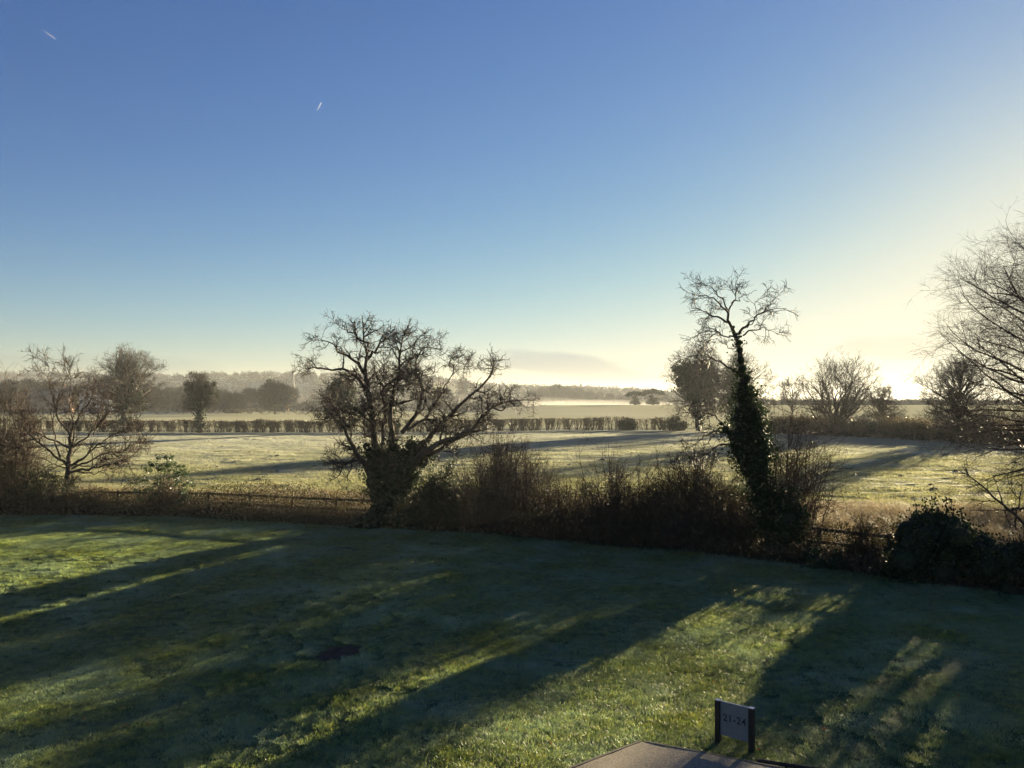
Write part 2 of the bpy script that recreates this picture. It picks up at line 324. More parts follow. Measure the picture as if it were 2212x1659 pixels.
def pts_in(step, y0, y1, cond, k=.64, m=1.5, seed=1, xlim=None):
    r = np.random.default_rng(seed); ys = np.arange(y0, y1, step); P = []
    for y in ys:
        xs = np.arange(-(k*y+m), k*y+m, step); P.append(np.c_[xs, np.full(len(xs), y)])
    P = np.concatenate(P); P += (r.random(P.shape)-.5)*step; return P[cond(P[:, 0], P[:, 1])], r
# path outline (asphalt), used to keep the grass off it
PA = np.array([2.17, 14.37]); PL = np.array([.963, 13.37]); PR = np.array([3.60, 13.63])
dl = (PL-PA)/np.linalg.norm(PL-PA); dr = (PR-PA)/np.linalg.norm(PR-PA)
def in_path(x, y, mrg=0):
    q = np.stack([x-PA[0], y-PA[1]], -1); det = dl[0]*dr[1]-dl[1]*dr[0]
    a = (q[..., 0]*dr[1]-q[..., 1]*dr[0])/det; b = (dl[0]*q[..., 1]-dl[1]*q[..., 0])/det
    return (a > -mrg) & (b > -mrg) & (a < 12) & (b < 3.4+mrg)
SOIL = (at(735, 20.5), 20.5)
P, r = pts_in(.37, 10.4, 44, lambda x, y: (y < edge(x)+.8) & (~in_path(x, y, .12)) & (((x-SOIL[0])/.75)**2+((y-SOIL[1])/.8)**2 > 1))
scatter('lawn_grass', [blades(760, .56, .060, .0085, 1.0, s) for s in range(5)], np.c_[P, lawn_z(P[:, 0], P[:, 1])], r.random(len(P))*6.28, .7+.8*(.5+fbm(P[:, 0]/1.1, P[:, 1]/1.1, 21, 3)), M['lawn_grass'], 'short frosty grass of the lawn')
P, r = pts_in(1.5, 40, 144, lambda x, y: (y > edge(x)+5), seed=2)
scatter('field_grass', [blades(420, 2.0, .11, .035, 1.2, 40+s) for s in range(4)], np.c_[P, field_z(P[:, 0], P[:, 1])], r.random(len(P))*6.28, .5+1.0*(.5+fbm(P[:, 0]/6, P[:, 1]/2.5, 25, 3)), M['field_grass'], 'frosted pasture grass of the field')
def far_lim(x): return np.interp(x, [-30, -19, 0, 17, 30], [51, 50, 47, 44, 41])
P, r = pts_in(.85, 24, 54, lambda x, y: (y > edge(x)+2.1) & (y < far_lim(x)+1.4*vn(x/2.5, y/2.5, 4)), k=.72, m=3, seed=5)
scatter('rough_grass', [blades(190, 1.3, .62, .016, .75, 60+s, 3) for s in range(4)], np.c_[P, T(P[:, 0], P[:, 1])+.02], r.random(len(P))*6.28, .6+.75*(.5+fbm(P[:, 0]/2.2, P[:, 1]/2.2, 29, 2)), M['deadgrass'], 'tall dead brown grass along the field side of the fence')
# fallen leaves
P, r = pts_in(.9, 11, 24, lambda x, y: (r_keep(x, y)) if False else (x > -9), seed=9); keep = r.random(len(P)) < .22; P = P[keep & ~in_path(P[:, 0], P[:, 1])]
g = Geo(); g.leaves(np.c_[P, lawn_z(P[:, 0], P[:, 1])+.05], .07, rg=r); tag(g.build('fallen_leaves', M['leaf']), 'scattered orange brown fallen leaves on the lawn', kind='stuff')

# ------------------------------------------------------------------ path, soil patch, sign, handrail
pz = float(T(2, 13))+.045
c4 = [PA, PA+dl*12, PA+dl*12+dr*3.4, PA+dr*3.4]
g = Geo(); n = 40
A_, B_ = np.meshgrid(np.linspace(0, 12, n*3), np.linspace(0, 3.4, n)); XY = PA+A_[..., None]*dl+B_[..., None]*dr
XY += np.stack([.03*fbm(A_*3, B_*3, 2, 2), .03*fbm(A_*3, B_*3, 8, 2)], -1); Z = pz+.012*fbm(XY[..., 0]*1.2, XY[..., 1]*1.2, 3, 2)
I = np.arange(A_.size).reshape(A_.shape); g.add(np.c_[XY.reshape(-1, 2), Z.reshape(-1)], np.stack([I[:-1, :-1], I[:-1, 1:], I[1:, 1:], I[1:, :-1]], -1).reshape(-1, 4))
tag(g.build('path', M['asphalt'], smooth=True), kind='structure')
g = Geo(); zf = np.array([0, 0, 1.0])
for a0, dd, ll in ((PA, dl, 12), (PA+dr*.02, dr, 3.4)):
    nn = np.array([-dd[1], dd[0]]); nn = nn if np.dot(nn, (dl+dr)) < 0 else -nn; cc = a0+dd*ll/2+nn*.035
    g.box((*cc, pz-.057), (ll/2, .022, .062), (*dd, 0), (*nn, 0))
tag(g.build('path_edging', M['kerb']), 'thin weathered edging board around the asphalt path corner', 'edging')

g = Geo(); th = np.linspace(0, 2*math.pi, 48, endpoint=False); rr_ = np.linspace(0, 1, 9)
TH, RR = np.meshgrid(th, rr_); rad = (1+.18*fbm(np.cos(TH)*1.7+5, np.sin(TH)*1.7, 33, 3))
X = SOIL[0]+RR*rad*np.cos(TH)*.56; Y = SOIL[1]+RR*rad*np.sin(TH)*.62; Z = lawn_z(X, Y)+.045*(1-RR**2.2)+.05*fbm(X*5, Y*5, 1, 4)
I = np.arange(TH.size).reshape(TH.shape); g.add(np.stack([X, Y, Z], -1).reshape(-1, 3), np.stack([I[:-1], np.roll(I[:-1], -1, 1), np.roll(I[1:], -1, 1), I[1:]], -1).reshape(-1, 4))
tag(g.build('bare_soil_patch', M['soil'], smooth=True), 'dark reddish brown bare soil patch in the middle of the lawn', 'soil patch')

def bpt(px, py): d = 10753/(py-HY)*1.0; return np.array([at(px, d), d])
s1 = bpt(1549, 1601); s2 = bpt(1621, 1621); ux = np.append(unit(s2-s1), 0); un = np.array([ux[1], -ux[0], 0]); mid = (s1+s2)/2; W = np.linalg.norm(s2-s1); sz = float(T(*mid))
t = empty('number_sign', (*mid, sz), 'grey number sign reading 21-24 on two dark posts beside the path', 'sign')
for sgn in (-1, 1):
    g = Geo(); g.box((sgn*W/2*ux[0], sgn*W/2*ux[1], .31), (.043, .043, .41), ux, un)
    p_ = g.build('post', M['post'], t); bv = p_.modifiers.new("b", 'BEVEL'); bv.width = .006; bv.segments = 2
    g = Geo(); g.box((sgn*W/2*ux[0], sgn*W/2*ux[1], .7235), (.0415, .0415, .003), ux, un); q = g.build('frost_cap', M['frost'], p_)
g = Geo(); g.box((0, 0, .435), (W/2-.0445, .011, .278), ux, un); pn = g.build('panel', M['panel'], t)
g = Geo(); g.box((0, 0, .7165), (W/2-.05, .010, .003), ux, un); g.build('frost_cap', M['frost'], pn)
cu = bpy.data.curves.new("lettering", 'FONT'); cu.body = "21-24"; cu.size = .165; cu.extrude = .002; cu.align_x = 'CENTER'; cu.align_y = 'CENTER'; cu.space_character = 1.08; cu.offset = .002
tmp = bpy.data.objects.new("lettering", cu); COL.objects.link(tmp); dg = bpy.context.evaluated_depsgraph_get(); me = bpy.data.meshes.new_from_object(tmp.evaluated_get(dg)); bpy.data.objects.remove(tmp)
lt = bpy.data.objects.new('lettering', me); COL.objects.link(lt); lt.parent = pn; me.materials.clear(); me.materials.append(M['ink'])
fc = -un if np.dot(un, [-mid[0], -mid[1], 0]) < 0 else un     # face towards the path and the house
lt.location = tuple(fc*.0135+np.array([0, 0, .455])); rz = math.atan2(ux[1], ux[0]); lt.rotation_euler = (math.pi/2, 0, rz)

hA = np.array([at(1634, 11.2), 11.2, 0]); hB = np.array([at(1800, 10.85), 10.85, 0]); hd = unit(hB-hA)
t = empty('handrail', (hA[0], hA[1], 0), 'dark metal handrail at the edge of the path below the number sign', 'handrail')
g = Geo(); zt = hz(1638, 11.2); P_ = resample([(0, 0, zt), tuple(hd*3+np.array([0, 0, zt]))], 6); g.tubes(P_[None], np.full((1, 6), .024), 12)
g.build('rail', M['post'], t, smooth=True)
for k in (.35, 1.6, 2.8):
    g = Geo(); b = hd*k; g.tubes(np.array([[b+np.array([0, 0, q]) for q in np.linspace(-.02, zt, 4)]]), np.full((1, 4), .018), 10); g.build('post', M['post'], t, smooth=True)

# ------------------------------------------------------------------ fence along the lawn
ft = np.arange(-30, 20, 1.0)
fpts = []; x = -27.0
while x < 19: fpts.append((x, float(edge(x))+2.0)); s = (float(edge(x+.1))-float(edge(x-.1)))/.2; x += 2.4/math.hypot(1, s)
t = empty('post_and_rail_fence', (0, 38, 0), 'weathered brown post and rail fence behind the brambles along the lawn', 'fence')
for i, (a, b) in enumerate(fpts):
    hh = 1.05+.0*i if a < 6 else 1.2
    g = Geo(); z0 = float(T(a, b)); g.box((a, b-38, z0+hh/2-.1), (.055, .055, hh/2+.1)); q = g.build('post', M['wood'], t); bv = q.modifiers.new("b", 'BEVEL'); bv.width = .01
    if i+1 < len(fpts):
        a2, b2 = fpts[i+1]; z1 = float(T(a2, b2)); hh2 = 1.05 if a2 < 6 else 1.2; d_ = np.array([a2-a, b2-b, z1-z0+hh2-hh]); L_ = np.linalg.norm(d_); u_ = d_/L_; v_ = unit(np.array([-u_[1], u_[0], 0])); w_ = np.cross(u_, v_)
        for k, lo in enumerate((.10, .55)):
            g = Geo(); cc = np.array([a, b-38, z0+hh-lo])+d_/2+v_*-.078; g.box(cc, (L_/2+.03, .02, .052), u_, v_, w_); g.build('rail', M['wood'], t)

# ------------------------------------------------------------------ trees
def ivy_blobs(pts, rad, n, size, rg, core=True, g=None, droop=.5):
    """leaves spread over clustered lumps around the given centres"""
    pts = np.array(pts, float); rad = np.array(rad, float); g = g or Geo(); w_ = rad**2/np.sum(rad**2); i = rg.choice(len(pts), n, p=w_)
    nc = max(n//16, 12); i = rg.choice(len(pts), nc, p=w_); d = unit(rg.normal(size=(nc, 3))); ph = np.arctan2(d[:, 1], d[:, 0]); q = fbm(ph*1.6+i*3.1, d[:, 2]*2.5+i*7.7, 51, 3)
    rr = rad[i]*(.92+.75*q+.14*rg.normal(size=nc)); cc = pts[i]+d*rr[:, None]; k = rg.integers(0, nc, n); sz = size*(.5+.8*rg.random(n)); off = rg.normal(size=(n, 3))*size*(.8+.9*rg.random(nc)[k])[:, None]; off[:, 2] -= .5*size*rg.random(n)
    g.leaves(cc[k]+off, sz, d[k], rg, .85, droop); return g
def core_blobs(pts, rad, k=.66):
    g = Geo(); a = np.linspace(0, math.pi, 9); b = np.linspace(0, 2*math.pi, 13)[:-1]; A2, B2 = np.meshgrid(a, b, indexing='ij'); S = np.stack([np.sin(A2)*np.cos(B2), np.sin(A2)*np.sin(B2), np.cos(A2)], -1)
    I = np.arange(A2.size).reshape(A2.shape); Fc = np.stack([I[:-1], np.roll(I[:-1], -1, 1), np.roll(I[1:], -1, 1), I[1:]], -1).reshape(-1, 4)
    for j, (p, r_) in enumerate(zip(pts, rad)):
        g.add((np.array(p)+S*r_*k*(1+.35*fbm(B2*1.5+j, A2*2, 5, 2))[..., None]).reshape(-1, 3), Fc)
    return g
def guided(name, label, cat, base_px, d, conv, limbs, sub, ivy=None, tmat='bark', cmat='twig', seed=1, K=16, jit=.02, group=None, thick=1.0):
    """tree whose main limbs follow given lines; limbs: (points, end depth, r0, r1)"""
    rg = np.random.default_rng(seed); bx = at(base_px, d); bz = float(T(bx, d)); t = empty(name, (bx, d, bz), label, cat, group); O = np.array([bx, d, bz])
    Ps = []; Rs = []
    for pts, dd, r0, r1 in limbs:
        px = [conv(*p) for p in pts]; m = len(px); s = np.linspace(0, 1, m)
        dep0, dep1 = dd if isinstance(dd, tuple) else (0, dd)
        P3 = [(at(a, d+dep0+(dep1-dep0)*q), d+dep0+(dep1-dep0)*q, hz(b, d+dep0+(dep1-dep0)*q)) for (a, b), q in zip(px, s)]
        Ps.append(resample(P3, K, jit, rg)-O); Rs.append((r0+(r1-r0)*np.linspace(0, 1, K)**.8)*thick)
    P = np.array(Ps); R_ = np.array(Rs); g = Geo(); g.tubes(P, R_, 8); g.build('trunk', M[tmat], t, smooth=True)
    g = Geo(); A, B = P, R_; allp = [(P, R_)]
    for (n, t0, t1, L, ang, k, wob, up, rr, rmin, curl) in sub:
        A, B = sprout(A, B, n, t0, t1, L, ang, k, wob, up, rr, rmin, rg, curl=curl); g.tubes(A, B, 4 if rr > .012 else 3)
    g.build('crown', M[cmat], t, smooth=False)
    if ivy:
        pts, rad, n, size = ivy; px = [conv(*p[:2]) for p in pts]; dds = [p[2] if len(p) > 2 else 0 for p in pts]
        P3 = np.array([(at(a, d+q), d+q, hz(b, d+q)) for (a, b), q in zip(px, dds)])-O
        g = core_blobs(P3, rad); cr = g.build('ivy', M['ivycore'], t, smooth=True); g = ivy_blobs(P3, rad, n, size, rg); g.build('ivy_leaves', M['ivy'], cr)
    return t
# multi-stemmed hawthorn wrapped in ivy at its foot (centre left)
cD = lambda a, b: (619.4+a*.3146, 645.9+b*.3146)
dD = edge_d(821)+1.3
limbsD = [([(645, 1500), (625, 1250), (620, 1050), (590, 850), (565, 700), (540, 560), (545, 420), (555, 300), (530, 180), (520, 110)], .6, .22, .012),
 ([(600, 1300), (540, 1120), (450, 1000), (390, 880), (340, 820), (250, 830), (190, 815)], -1.6, .13, .010),
 ([(560, 640), (520, 580), (440, 500), (300, 470), (180, 480), (110, 470)], (.4, 1.4), .085, .008),
 ([(700, 1450), (720, 1100), (730, 900), (715, 750), (720, 650), (770, 520), (780, 380), (770, 250), (830, 190)], -.8, .17, .010),
 ([(740, 1400), (850, 1150), (950, 1000), (1050, 880), (1130, 790), (1210, 700), (1340, 610), (1400, 540), (1450, 440), (1430, 400), (1380, 350)], 1.8, .17, .006),
 ([(900, 1100), (960, 1050), (1060, 980), (1200, 940), (1290, 890), (1340, 800), (1420, 720), (1500, 700), (1620, 700), (1690, 705)], (-.3, -2.2), .12, .007),
 ([(900, 1120), (980, 1060), (1080, 1020), (1190, 960), (1260, 930), (1320, 850), (1370, 760), (1450, 700), (1530, 640), (1480, 560)], (-.2, .5), .09, .007),
 ([(790, 920), (900, 780), (940, 650), (900, 540), (880, 420), (930, 330), (1010, 330), (1070, 345)], (0, 1.6), .085, .008),
 ([(575, 710), (640, 660), (700, 580), (800, 550), (880, 560), (970, 510)], (.4, -1.6), .06, .008),
 ([(545, 420), (620, 330), (700, 240), (750, 180)], (.5, -1.0), .06, .008),
 ([(540, 520), (470, 420), (370, 380), (330, 300), (260, 285), (205, 275)], (.4, -1.2), .07, .007),
 ([(830, 900), (960, 820), (1040, 680), (1100, 580), (1140, 500), (1190, 480), (1250, 490)], (0, 2.0), .06, .006),
 ([(1130, 530), (1150, 450), (1110, 430), (1160, 395), (1190, 410)], (1.8, 2.2), .025, .006),
 ([(540, 1120), (440, 1105), (380, 1135), (330, 1095)], (-.5, -1.8), .06, .009),
 ([(600, 870), (500, 770), (420, 780), (330, 750), (230, 720)], (0, -1.2), .05, .008),
 ([(555, 330), (470, 250), (400, 210), (385, 150)], (.4, 1.5), .05, .008),
 ([(715, 720), (830, 700), (920, 690), (930, 600)], (0, -2), .05, .008),
 ([(540, 950), (535, 820), (530, 740)], (0, -.3), .03, .02),
 ([(430, 880), (330, 760), (270, 620), (330, 560)], (-.8, .8), .05, .008),
 ([(660, 1000), (665, 880), (690, 760), (640, 620), (680, 480), (660, 380)], (0, 1.4), .07, .008),
 ([(780, 520), (860, 420), (870, 320), (910, 260)], (-.4, .8), .04, .007)]
ivD = [(640, 1440), (625, 1340), (600, 1250), (575, 1150), (570, 1060), (545, 1010), (620, 1040), (640, 1190), (700, 1330), (730, 1230), (730, 1120), (735, 1020), (728, 930), (722, 850), (718, 770), (716, 710), (800, 1180), (850, 1130), (900, 1060, .2), (850, 1000, .2), (940, 1000, .2), (930, 1120), (870, 1220), (830, 1290), (760, 1380), (700, 1450), (960, 1080), (800, 1080, .4), (680, 1080, .3)]
ivDr = [.62, .6, .55, .5, .38, .25, .36, .6, .68, .6, .55, .42, .30, .24, .17, .12, .62, .6, .5, .38, .32, .4, .5, .5, .6, .65, .3, .55, .5]
guided('hawthorn_tree', 'multi-stemmed bare tree with ivy covered foot, tallest at the centre left of the lawn edge', 'tree', 821, dD, cD, limbsD,
 [(330, .18, .97, 1.05, 48, 9, .22, .05, .042, .015, 0), (2200, .15, 1, .55, 58, 7, .28, .03, .019, .011, .1), (13000, .1, 1, .29, 62, 5, .28, .02, .011, .009, .2)],
 (ivD, ivDr, 11000, .105), seed=3, jit=.045, thick=1.35)
# tall leaning ivy column
def cI(a, b):
    if b < 420: a = 438+(a-438)*.86; b = 350+(b-350)*.93
    return (1415.7+a*.4054, 566.3+b*.4054)
dI = edge_d(1672)+.9
limbsI = [([(640, 1525), (610, 1380), (570, 1250), (535, 1100), (500, 900), (475, 700), (465, 560), (452, 430), (437, 370), (415, 345)], .3, .30, .07),
 ([(415, 345), (385, 325), (385, 260), (340, 225), (300, 185), (240, 155), (180, 160)], (.3, -1.0), .06, .006),
 ([(385, 250), (415, 200), (430, 140), (428, 75)], (.2, 1.0), .035, .006), ([(390, 325), (300, 290), (230, 250), (150, 235)], (.3, 1.3), .05, .006),
 ([(445, 390), (490, 350), (530, 300), (580, 270), (650, 240), (740, 235)], (.3, -1.2), .055, .006), ([(580, 270), (640, 210), (720, 145)], (-.5, 1.0), .03, .006),
 ([(450, 400), (520, 365), (600, 350), (690, 388)], (.3, 1.6), .04, .006), ([(440, 400), (370, 410), (300, 350), (230, 370), (150, 410)], (.3, -1.6), .035, .006),
 ([(385, 260), (350, 190), (290, 130), (250, 95), (180, 98)], (.2, 1.6), .035, .006), ([(440, 585), (380, 560), (330, 520), (250, 495), (200, 500), (130, 520)], (.3, -1.0), .05, .006),
 ([(410, 900), (350, 860), (320, 820), (280, 810), (200, 800), (140, 790)], (.2, -1.0), .045, .006), ([(400, 920), (340, 890), (300, 900), (250, 940), (190, 980), (150, 985)], (.2, .9), .045, .007),
 ([(340, 895), (280, 960), (220, 1030)], (.5, -.6), .03, .007), ([(400, 970), (330, 970), (290, 1010), (250, 1050)], (.2, -1.2), .04, .007), ([(400, 210), (470, 170), (560, 130)], (.2, .4), .022, .006),
 ([(440, 420), (420, 470), (370, 440), (310, 400), (250, 440)], (.3, .9), .02, .006), ([(500, 350), (560, 290), (550, 200), (590, 170)], (.1, 1.4), .02, .006), ([(280, 810), (290, 870), (270, 900)], (-.4, 0), .015, .006)]
ivI = [(436, 385), (446, 425), (452, 470), (458, 520), (463, 570), (478, 620), (470, 670), (492, 700), (478, 745), (500, 780), (465, 820), (520, 830), (485, 870), (525, 900), (460, 930), (540, 960), (490, 990), (560, 1010), (480, 1050), (540, 1060), (520, 1110), (560, 1130), (550, 1180), (575, 1230), (560, 1280), (600, 1320), (590, 1380), (620, 1420), (620, 1480), (410, 925), (375, 895), (350, 860), (430, 960), (455, 1010), (700, 1290, -.4), (740, 1330, -.4), (690, 1370, -.5), (660, 1310), (740, 1400, -.4), (690, 1450, -.4), (640, 1250)]
ivIr = [.06, .11, .15, .18, .2, .26, .33, .36, .38, .42, .40, .42, .5, .48, .45, .48, .55, .45, .42, .5, .5, .42, .46, .42, .42, .45, .42, .42, .4, .26, .18, .10, .30, .34, .42, .4, .45, .4, .35, .42, .3]
guided('ivy_clad_tree', 'tall leaning trunk thickly wrapped in ivy with a flat crown of bare twigs', 'tree', 1672, dI, cI, limbsI,
 [(120, .3, 1, .62, 42, 9, .09, .01, .018, .010, .03), (800, .2, 1, .38, 45, 7, .11, -.01, .011, .008, .05), (2600, .2, 1, .2, 50, 5, .2, 0, .009, .0075, .1)],
 (ivI, [q*1.13 for q in ivIr], 16000, .095), seed=5, jit=.03)
# many-limbed bare tree at the left
cB = lambda a, b: (a*.24, 734.4+b*.24)
dB = edge_d(145)+1.9
limbsB = [([(600, 1560), (605, 1330), (620, 1180), (630, 1080), (635, 960), (640, 870)], .1, .20, .085),
 ([(610, 1130), (540, 1060), (450, 1010), (380, 950), (300, 880), (220, 800), (130, 700), (40, 620)], -1.2, .085, .010), ([(625, 970), (520, 910), (430, 880), (350, 850), (250, 760), (160, 600), (120, 420)], 1.5, .06, .009),
 ([(640, 870), (600, 800), (520, 700), (490, 560), (450, 450), (430, 350), (370, 250)], .6, .07, .008), ([(430, 350), (440, 250), (430, 160)], (.6, .9), .02, .007), ([(640, 870), (680, 760), (720, 650), (800, 580), (840, 500), (830, 380)], -1, .06, .008),
 ([(640, 970), (740, 910), (830, 830), (930, 740), (1000, 620), (1040, 480)], 1.3, .065, .008), ([(645, 1130), (760, 1060), (850, 980), (960, 890), (1080, 830), (1180, 790)], -1.3, .07, .008),
 ([(650, 1160), (800, 1090), (950, 1020), (1100, 1010), (1200, 940), (1300, 870)], 1.4, .06, .008), ([(640, 1190), (800, 1160), (960, 1130), (1130, 1090), (1250, 990), (1330, 880)], -1.5, .07, .008),
 ([(545, 1060), (500, 930), (480, 800), (490, 600), (560, 430), (600, 280)], (-.4, 1.2), .05, .008), ([(380, 960), (290, 975), (170, 950)], (-.6, -1.4), .025, .008), ([(850, 870), (850, 780), (900, 650), (960, 560)], (.6, -.4), .025, .008),
 ([(640, 1000), (690, 800), (640, 640), (620, 520), (640, 400), (610, 230)], 1.0, .05, .008), ([(560, 420), (620, 300), (640, 220)], (0, .8), .02, .008), ([(630, 1180), (760, 1190), (860, 1210), (960, 1160), (1080, 1120)], 1.2, .05, .008),
 ([(600, 1150), (500, 1120), (400, 1060), (300, 1030)], 1.4, .04, .008), ([(610, 1100), (420, 1180), (360, 1060), (300, 1010)], -1.0, .03, .008), ([(660, 1120), (840, 1140), (960, 1060), (1050, 1060), (1180, 1010)], .2, .04, .008)]
guided('bare_spreading_tree', 'bare tree with many limbs fanning from a low fork at the left of the fence', 'tree', 145, dB, cB, limbsB,
 [(240, .25, 1, 1.15, 42, 8, .14, .0, .026, .014, 0), (1500, .2, 1, .6, 42, 6, .18, .04, .014, .010, .05), (4200, .2, 1, .3, 45, 4, .2, .04, .010, .009, .05)], None, cmat='redtwig', seed=8, jit=.03)

def bare(name, label, cat, px, d, h, cr, th=.25, nl=16, seed=1, tr=.25, n1=160, n2=900, n3=3500, tw=.02, ivy=None, group=None, ls=1.0, cmat='twig', low=72, top=12, cz=.55, wob=.1, stems=1, x=None, lw=.35, up=.04, tmat='bark', t_top=.8, lean=0, z0=None, imat='ivy'):
    rg = np.random.default_rng(seed); bx = at(px, d) if x is None else x; bz = float(T(bx, d)) if z0 is None else z0; t = empty(name, (bx, d, bz), label, cat, group)
    K = 12; A = []; B = []
    for s in range(stems):
        a = rg.random()*6.28; sp = .0 if stems == 1 else .32*cr; pts = [(0, 0, -.2)]
        for k in range(1, 6):
            q = k/5; pts.append((lean*q+sp*q*math.cos(a+s*6.28/stems)+rg.normal()*.02*h, sp*q*math.sin(a+s*6.28/stems)+rg.normal()*.02*h, h*t_top*q))
        A.append(resample(pts, K, 0, rg)); B.append(tr/(stems**.4)*(1-.85*np.linspace(0, 1, K)**.8))
    P = np.array(A); R_ = np.array(B)
    # main limbs reach an uneven ellipsoid envelope
    si = rg.integers(0, stems, nl); q = np.sort(th+(1-th)*rg.random(nl)**1.1); f = q*(K-1); i = np.minimum(f.astype(int), K-2); a = (f-i)[:, None]
    p0 = P[si, i]*(1-a)+P[si, i+1]*a; r0 = R_[si, i]
    az_ = np.arange(nl)*2.4+rg.random(nl); inc = np.radians(low+(top-low)*((q-th)/(1-th))+rg.normal(size=nl)*9)
    d0 = np.stack([np.sin(inc)*np.cos(az_), np.sin(inc)*np.sin(az_), np.cos(inc)], 1); cen = np.array([lean*.8, 0, h*cz]); rad = np.array([cr, cr, h*(1-cz)])
    rad = np.where((p0+d0*cr)[:, 2:3] < h*cz, np.array([cr, cr, h*cz*.92]), rad); o_ = (p0-cen)/rad; dd = d0/rad
    b_ = (o_*dd).sum(1); a_ = (dd*dd).sum(1); c_ = (o_*o_).sum(1)-1; ln = np.clip((-b_+np.sqrt(np.maximum(b_*b_-a_*c_, 0)))/a_, cr*.2, cr*1.6)*(.78+.28*rg.random(nl))
    Lp = np.zeros((nl, K, 3)); Lp[:, 0] = p0; dcur = d0; pos = p0
    for k in range(1, K):
        dcur = unit(dcur+wob*rg.normal(size=(nl, 3))+np.array([0, 0, up])); pos = pos+dcur*(ln/(K-1))[:, None]; Lp[:, k] = pos
    Lr = np.maximum(np.minimum(r0*.75, tr*lw)[:, None]*(1-.85*np.linspace(0, 1, K))[None], tw*.6)
    g = Geo(); g.tubes(P, R_, 8); g.tubes(Lp, Lr, 6); g.build('trunk', M[tmat], t, smooth=True)
    g = Geo(); A, B = Lp, Lr
    for n_, L, an, kk, fr in ((n1, cr*.42*ls, 42, 7, 1.6), (n2, cr*.21*ls, 44, 5, 1.1), (n3, cr*.10*ls, 46, 4, .8)):
        if n_: A, B = sprout(A, B, n_, .22, 1, L, an, kk, wob*1.4, up, tw*fr*1.4, tw*fr*.6, rg); g.tubes(A, B, 3)
    g.build('crown', M[cmat], t)
    if ivy:
        pts, rd, n, size = ivy; g = core_blobs(pts, rd, .68); c0 = g.build('ivy', M['ivycore'], t, smooth=True); ivy_blobs(pts, rd, n, size, rg).build('ivy_leaves', M[imat], c0)
    return t
# great tree at the right edge, standing in the field (its trunk out of the frame)
bare('large_bare_tree', 'largest bare tree, its dense twigs filling the right edge', 'tree', 2350, 45, 14.3, 7.9, th=.2, nl=150, ls=.85, seed=26, tr=.5, n1=1300, n2=8000, n3=40000, tw=.0086, cmat='twig', low=100, top=10, cz=.50, wob=.11, up=.0, lw=.2)
# tree cut by the left edge
bare('bare_tree', 'bare tree cut off by the left edge of the picture', 'tree', -55, dB-1, 6.8, 2.2, th=.3, nl=16, seed=22, tr=.14, n1=120, n2=700, n3=2500, tw=.011, cmat='twig', low=85, wob=.14)

# trees along the far hedge
dM = 142.0
def col(pxs, pys, d, base_px, rs): bx = at(base_px, d); bz = float(T(bx, d)); return [(at(a, d)-bx, 0 if k % 2 else .3, hz(b, d)-bz) for k, (a, b) in enumerate(zip(pxs, pys))], rs
bare('field_oak_tree', 'broad bare oak with ivy on its trunk standing left in the far hedge', 'tree', 270, dM, 12.6, 7.2, th=.34, nl=42, seed=31, tr=.6, n1=330, n2=2300, n3=8000, tw=.032, low=88, cz=.6, ls=.85,
 ivy=(*col([278, 278, 280, 284, 270, 295, 262, 305, 286, 280], [920, 900, 880, 860, 845, 845, 860, 870, 830, 815], dM, 278, [.9, .9, 1.1, 1.3, 1.2, 1.2, .8, .8, 1.0, .8]), 3500, .32))
bare('ivy_covered_tree', 'green ivy covered tree with small twig tuft, alone right of the broad oak', 'tree', 432, dM-1, 10.0, 3.2, th=.4, nl=24, seed=32, tr=.4, n1=220, n2=1300, n3=4500, tw=.036, low=70,
 ivy=(*col([432, 432, 430, 432, 436, 418, 446, 424, 410, 456, 405, 462, 430, 445], [920, 905, 890, 875, 858, 862, 862, 842, 845, 845, 828, 830, 825, 832], dM-1, 432, [.7, .7, .75, .95, 1.35, 1.1, 1.2, 1.2, .8, .8, .5, .55, .6, .5]), 5200, .26))
bare('ivy_smothered_tree', 'dark ivy smothered tree in the far hedge, seen behind the hawthorn limbs', 'tree', 738, dM-1, 9.5, 2.8, th=.5, nl=12, seed=33, tr=.4, n1=120, n2=600, n3=1500, tw=.03,
 ivy=(*col([738, 738, 735, 738, 725, 752, 738, 722, 758, 738, 745], [920, 905, 890, 872, 862, 865, 850, 840, 845, 828, 815], dM-1, 738, [1.0, 1.1, 1.3, 1.6, 1.4, 1.4, 1.8, 1.3, 1.4, 1.5, 1.1]), 5200, .27))
bare('ivy_topped_tree', 'tree with a dense dark block of ivy in its bare crown, left of leaning trunk', 'tree', 1510, dM-2, 12.6, 6.4, th=.3, nl=34, seed=34, tr=.5, n1=220, n2=1500, n3=5000, tw=.03, cz=.6, low=85,
 ivy=(*col([1512, 1510, 1508, 1505, 1500, 1510, 1488, 1525, 1470, 1540, 1500, 1480, 1520, 1465, 1550, 1490, 1515], [915, 900, 885, 868, 850, 838, 840, 835, 825, 825, 815, 805, 805, 800, 822, 795, 792], dM-2, 1510, [.5, .7, 1.1, 1.4, 1.7, 1.8, 1.4, 1.4, 1.2, .9, 2.0, 1.6, 1.5, 1.1, .8, 1.2, 1.2]), 6500, .34))
bare('ivy_trunk_tree', 'rounded bare tree with an ivy trunk partly hidden behind the leaning ivy trunk', 'tree', 1590, dM+1, 11.6, 6.6, th=.3, nl=30, seed=35, tr=.5, n1=220, n2=1500, n3=5000, tw=.03, cz=.6, low=85,
 ivy=(*col([1588, 1586, 1584, 1586, 1578, 1592, 1586], [910, 890, 870, 850, 830, 828, 810], dM+1, 1590, [1.1, 1.4, 1.6, 1.8, 1.3, 1.3, 1.3]), 3500, .34))
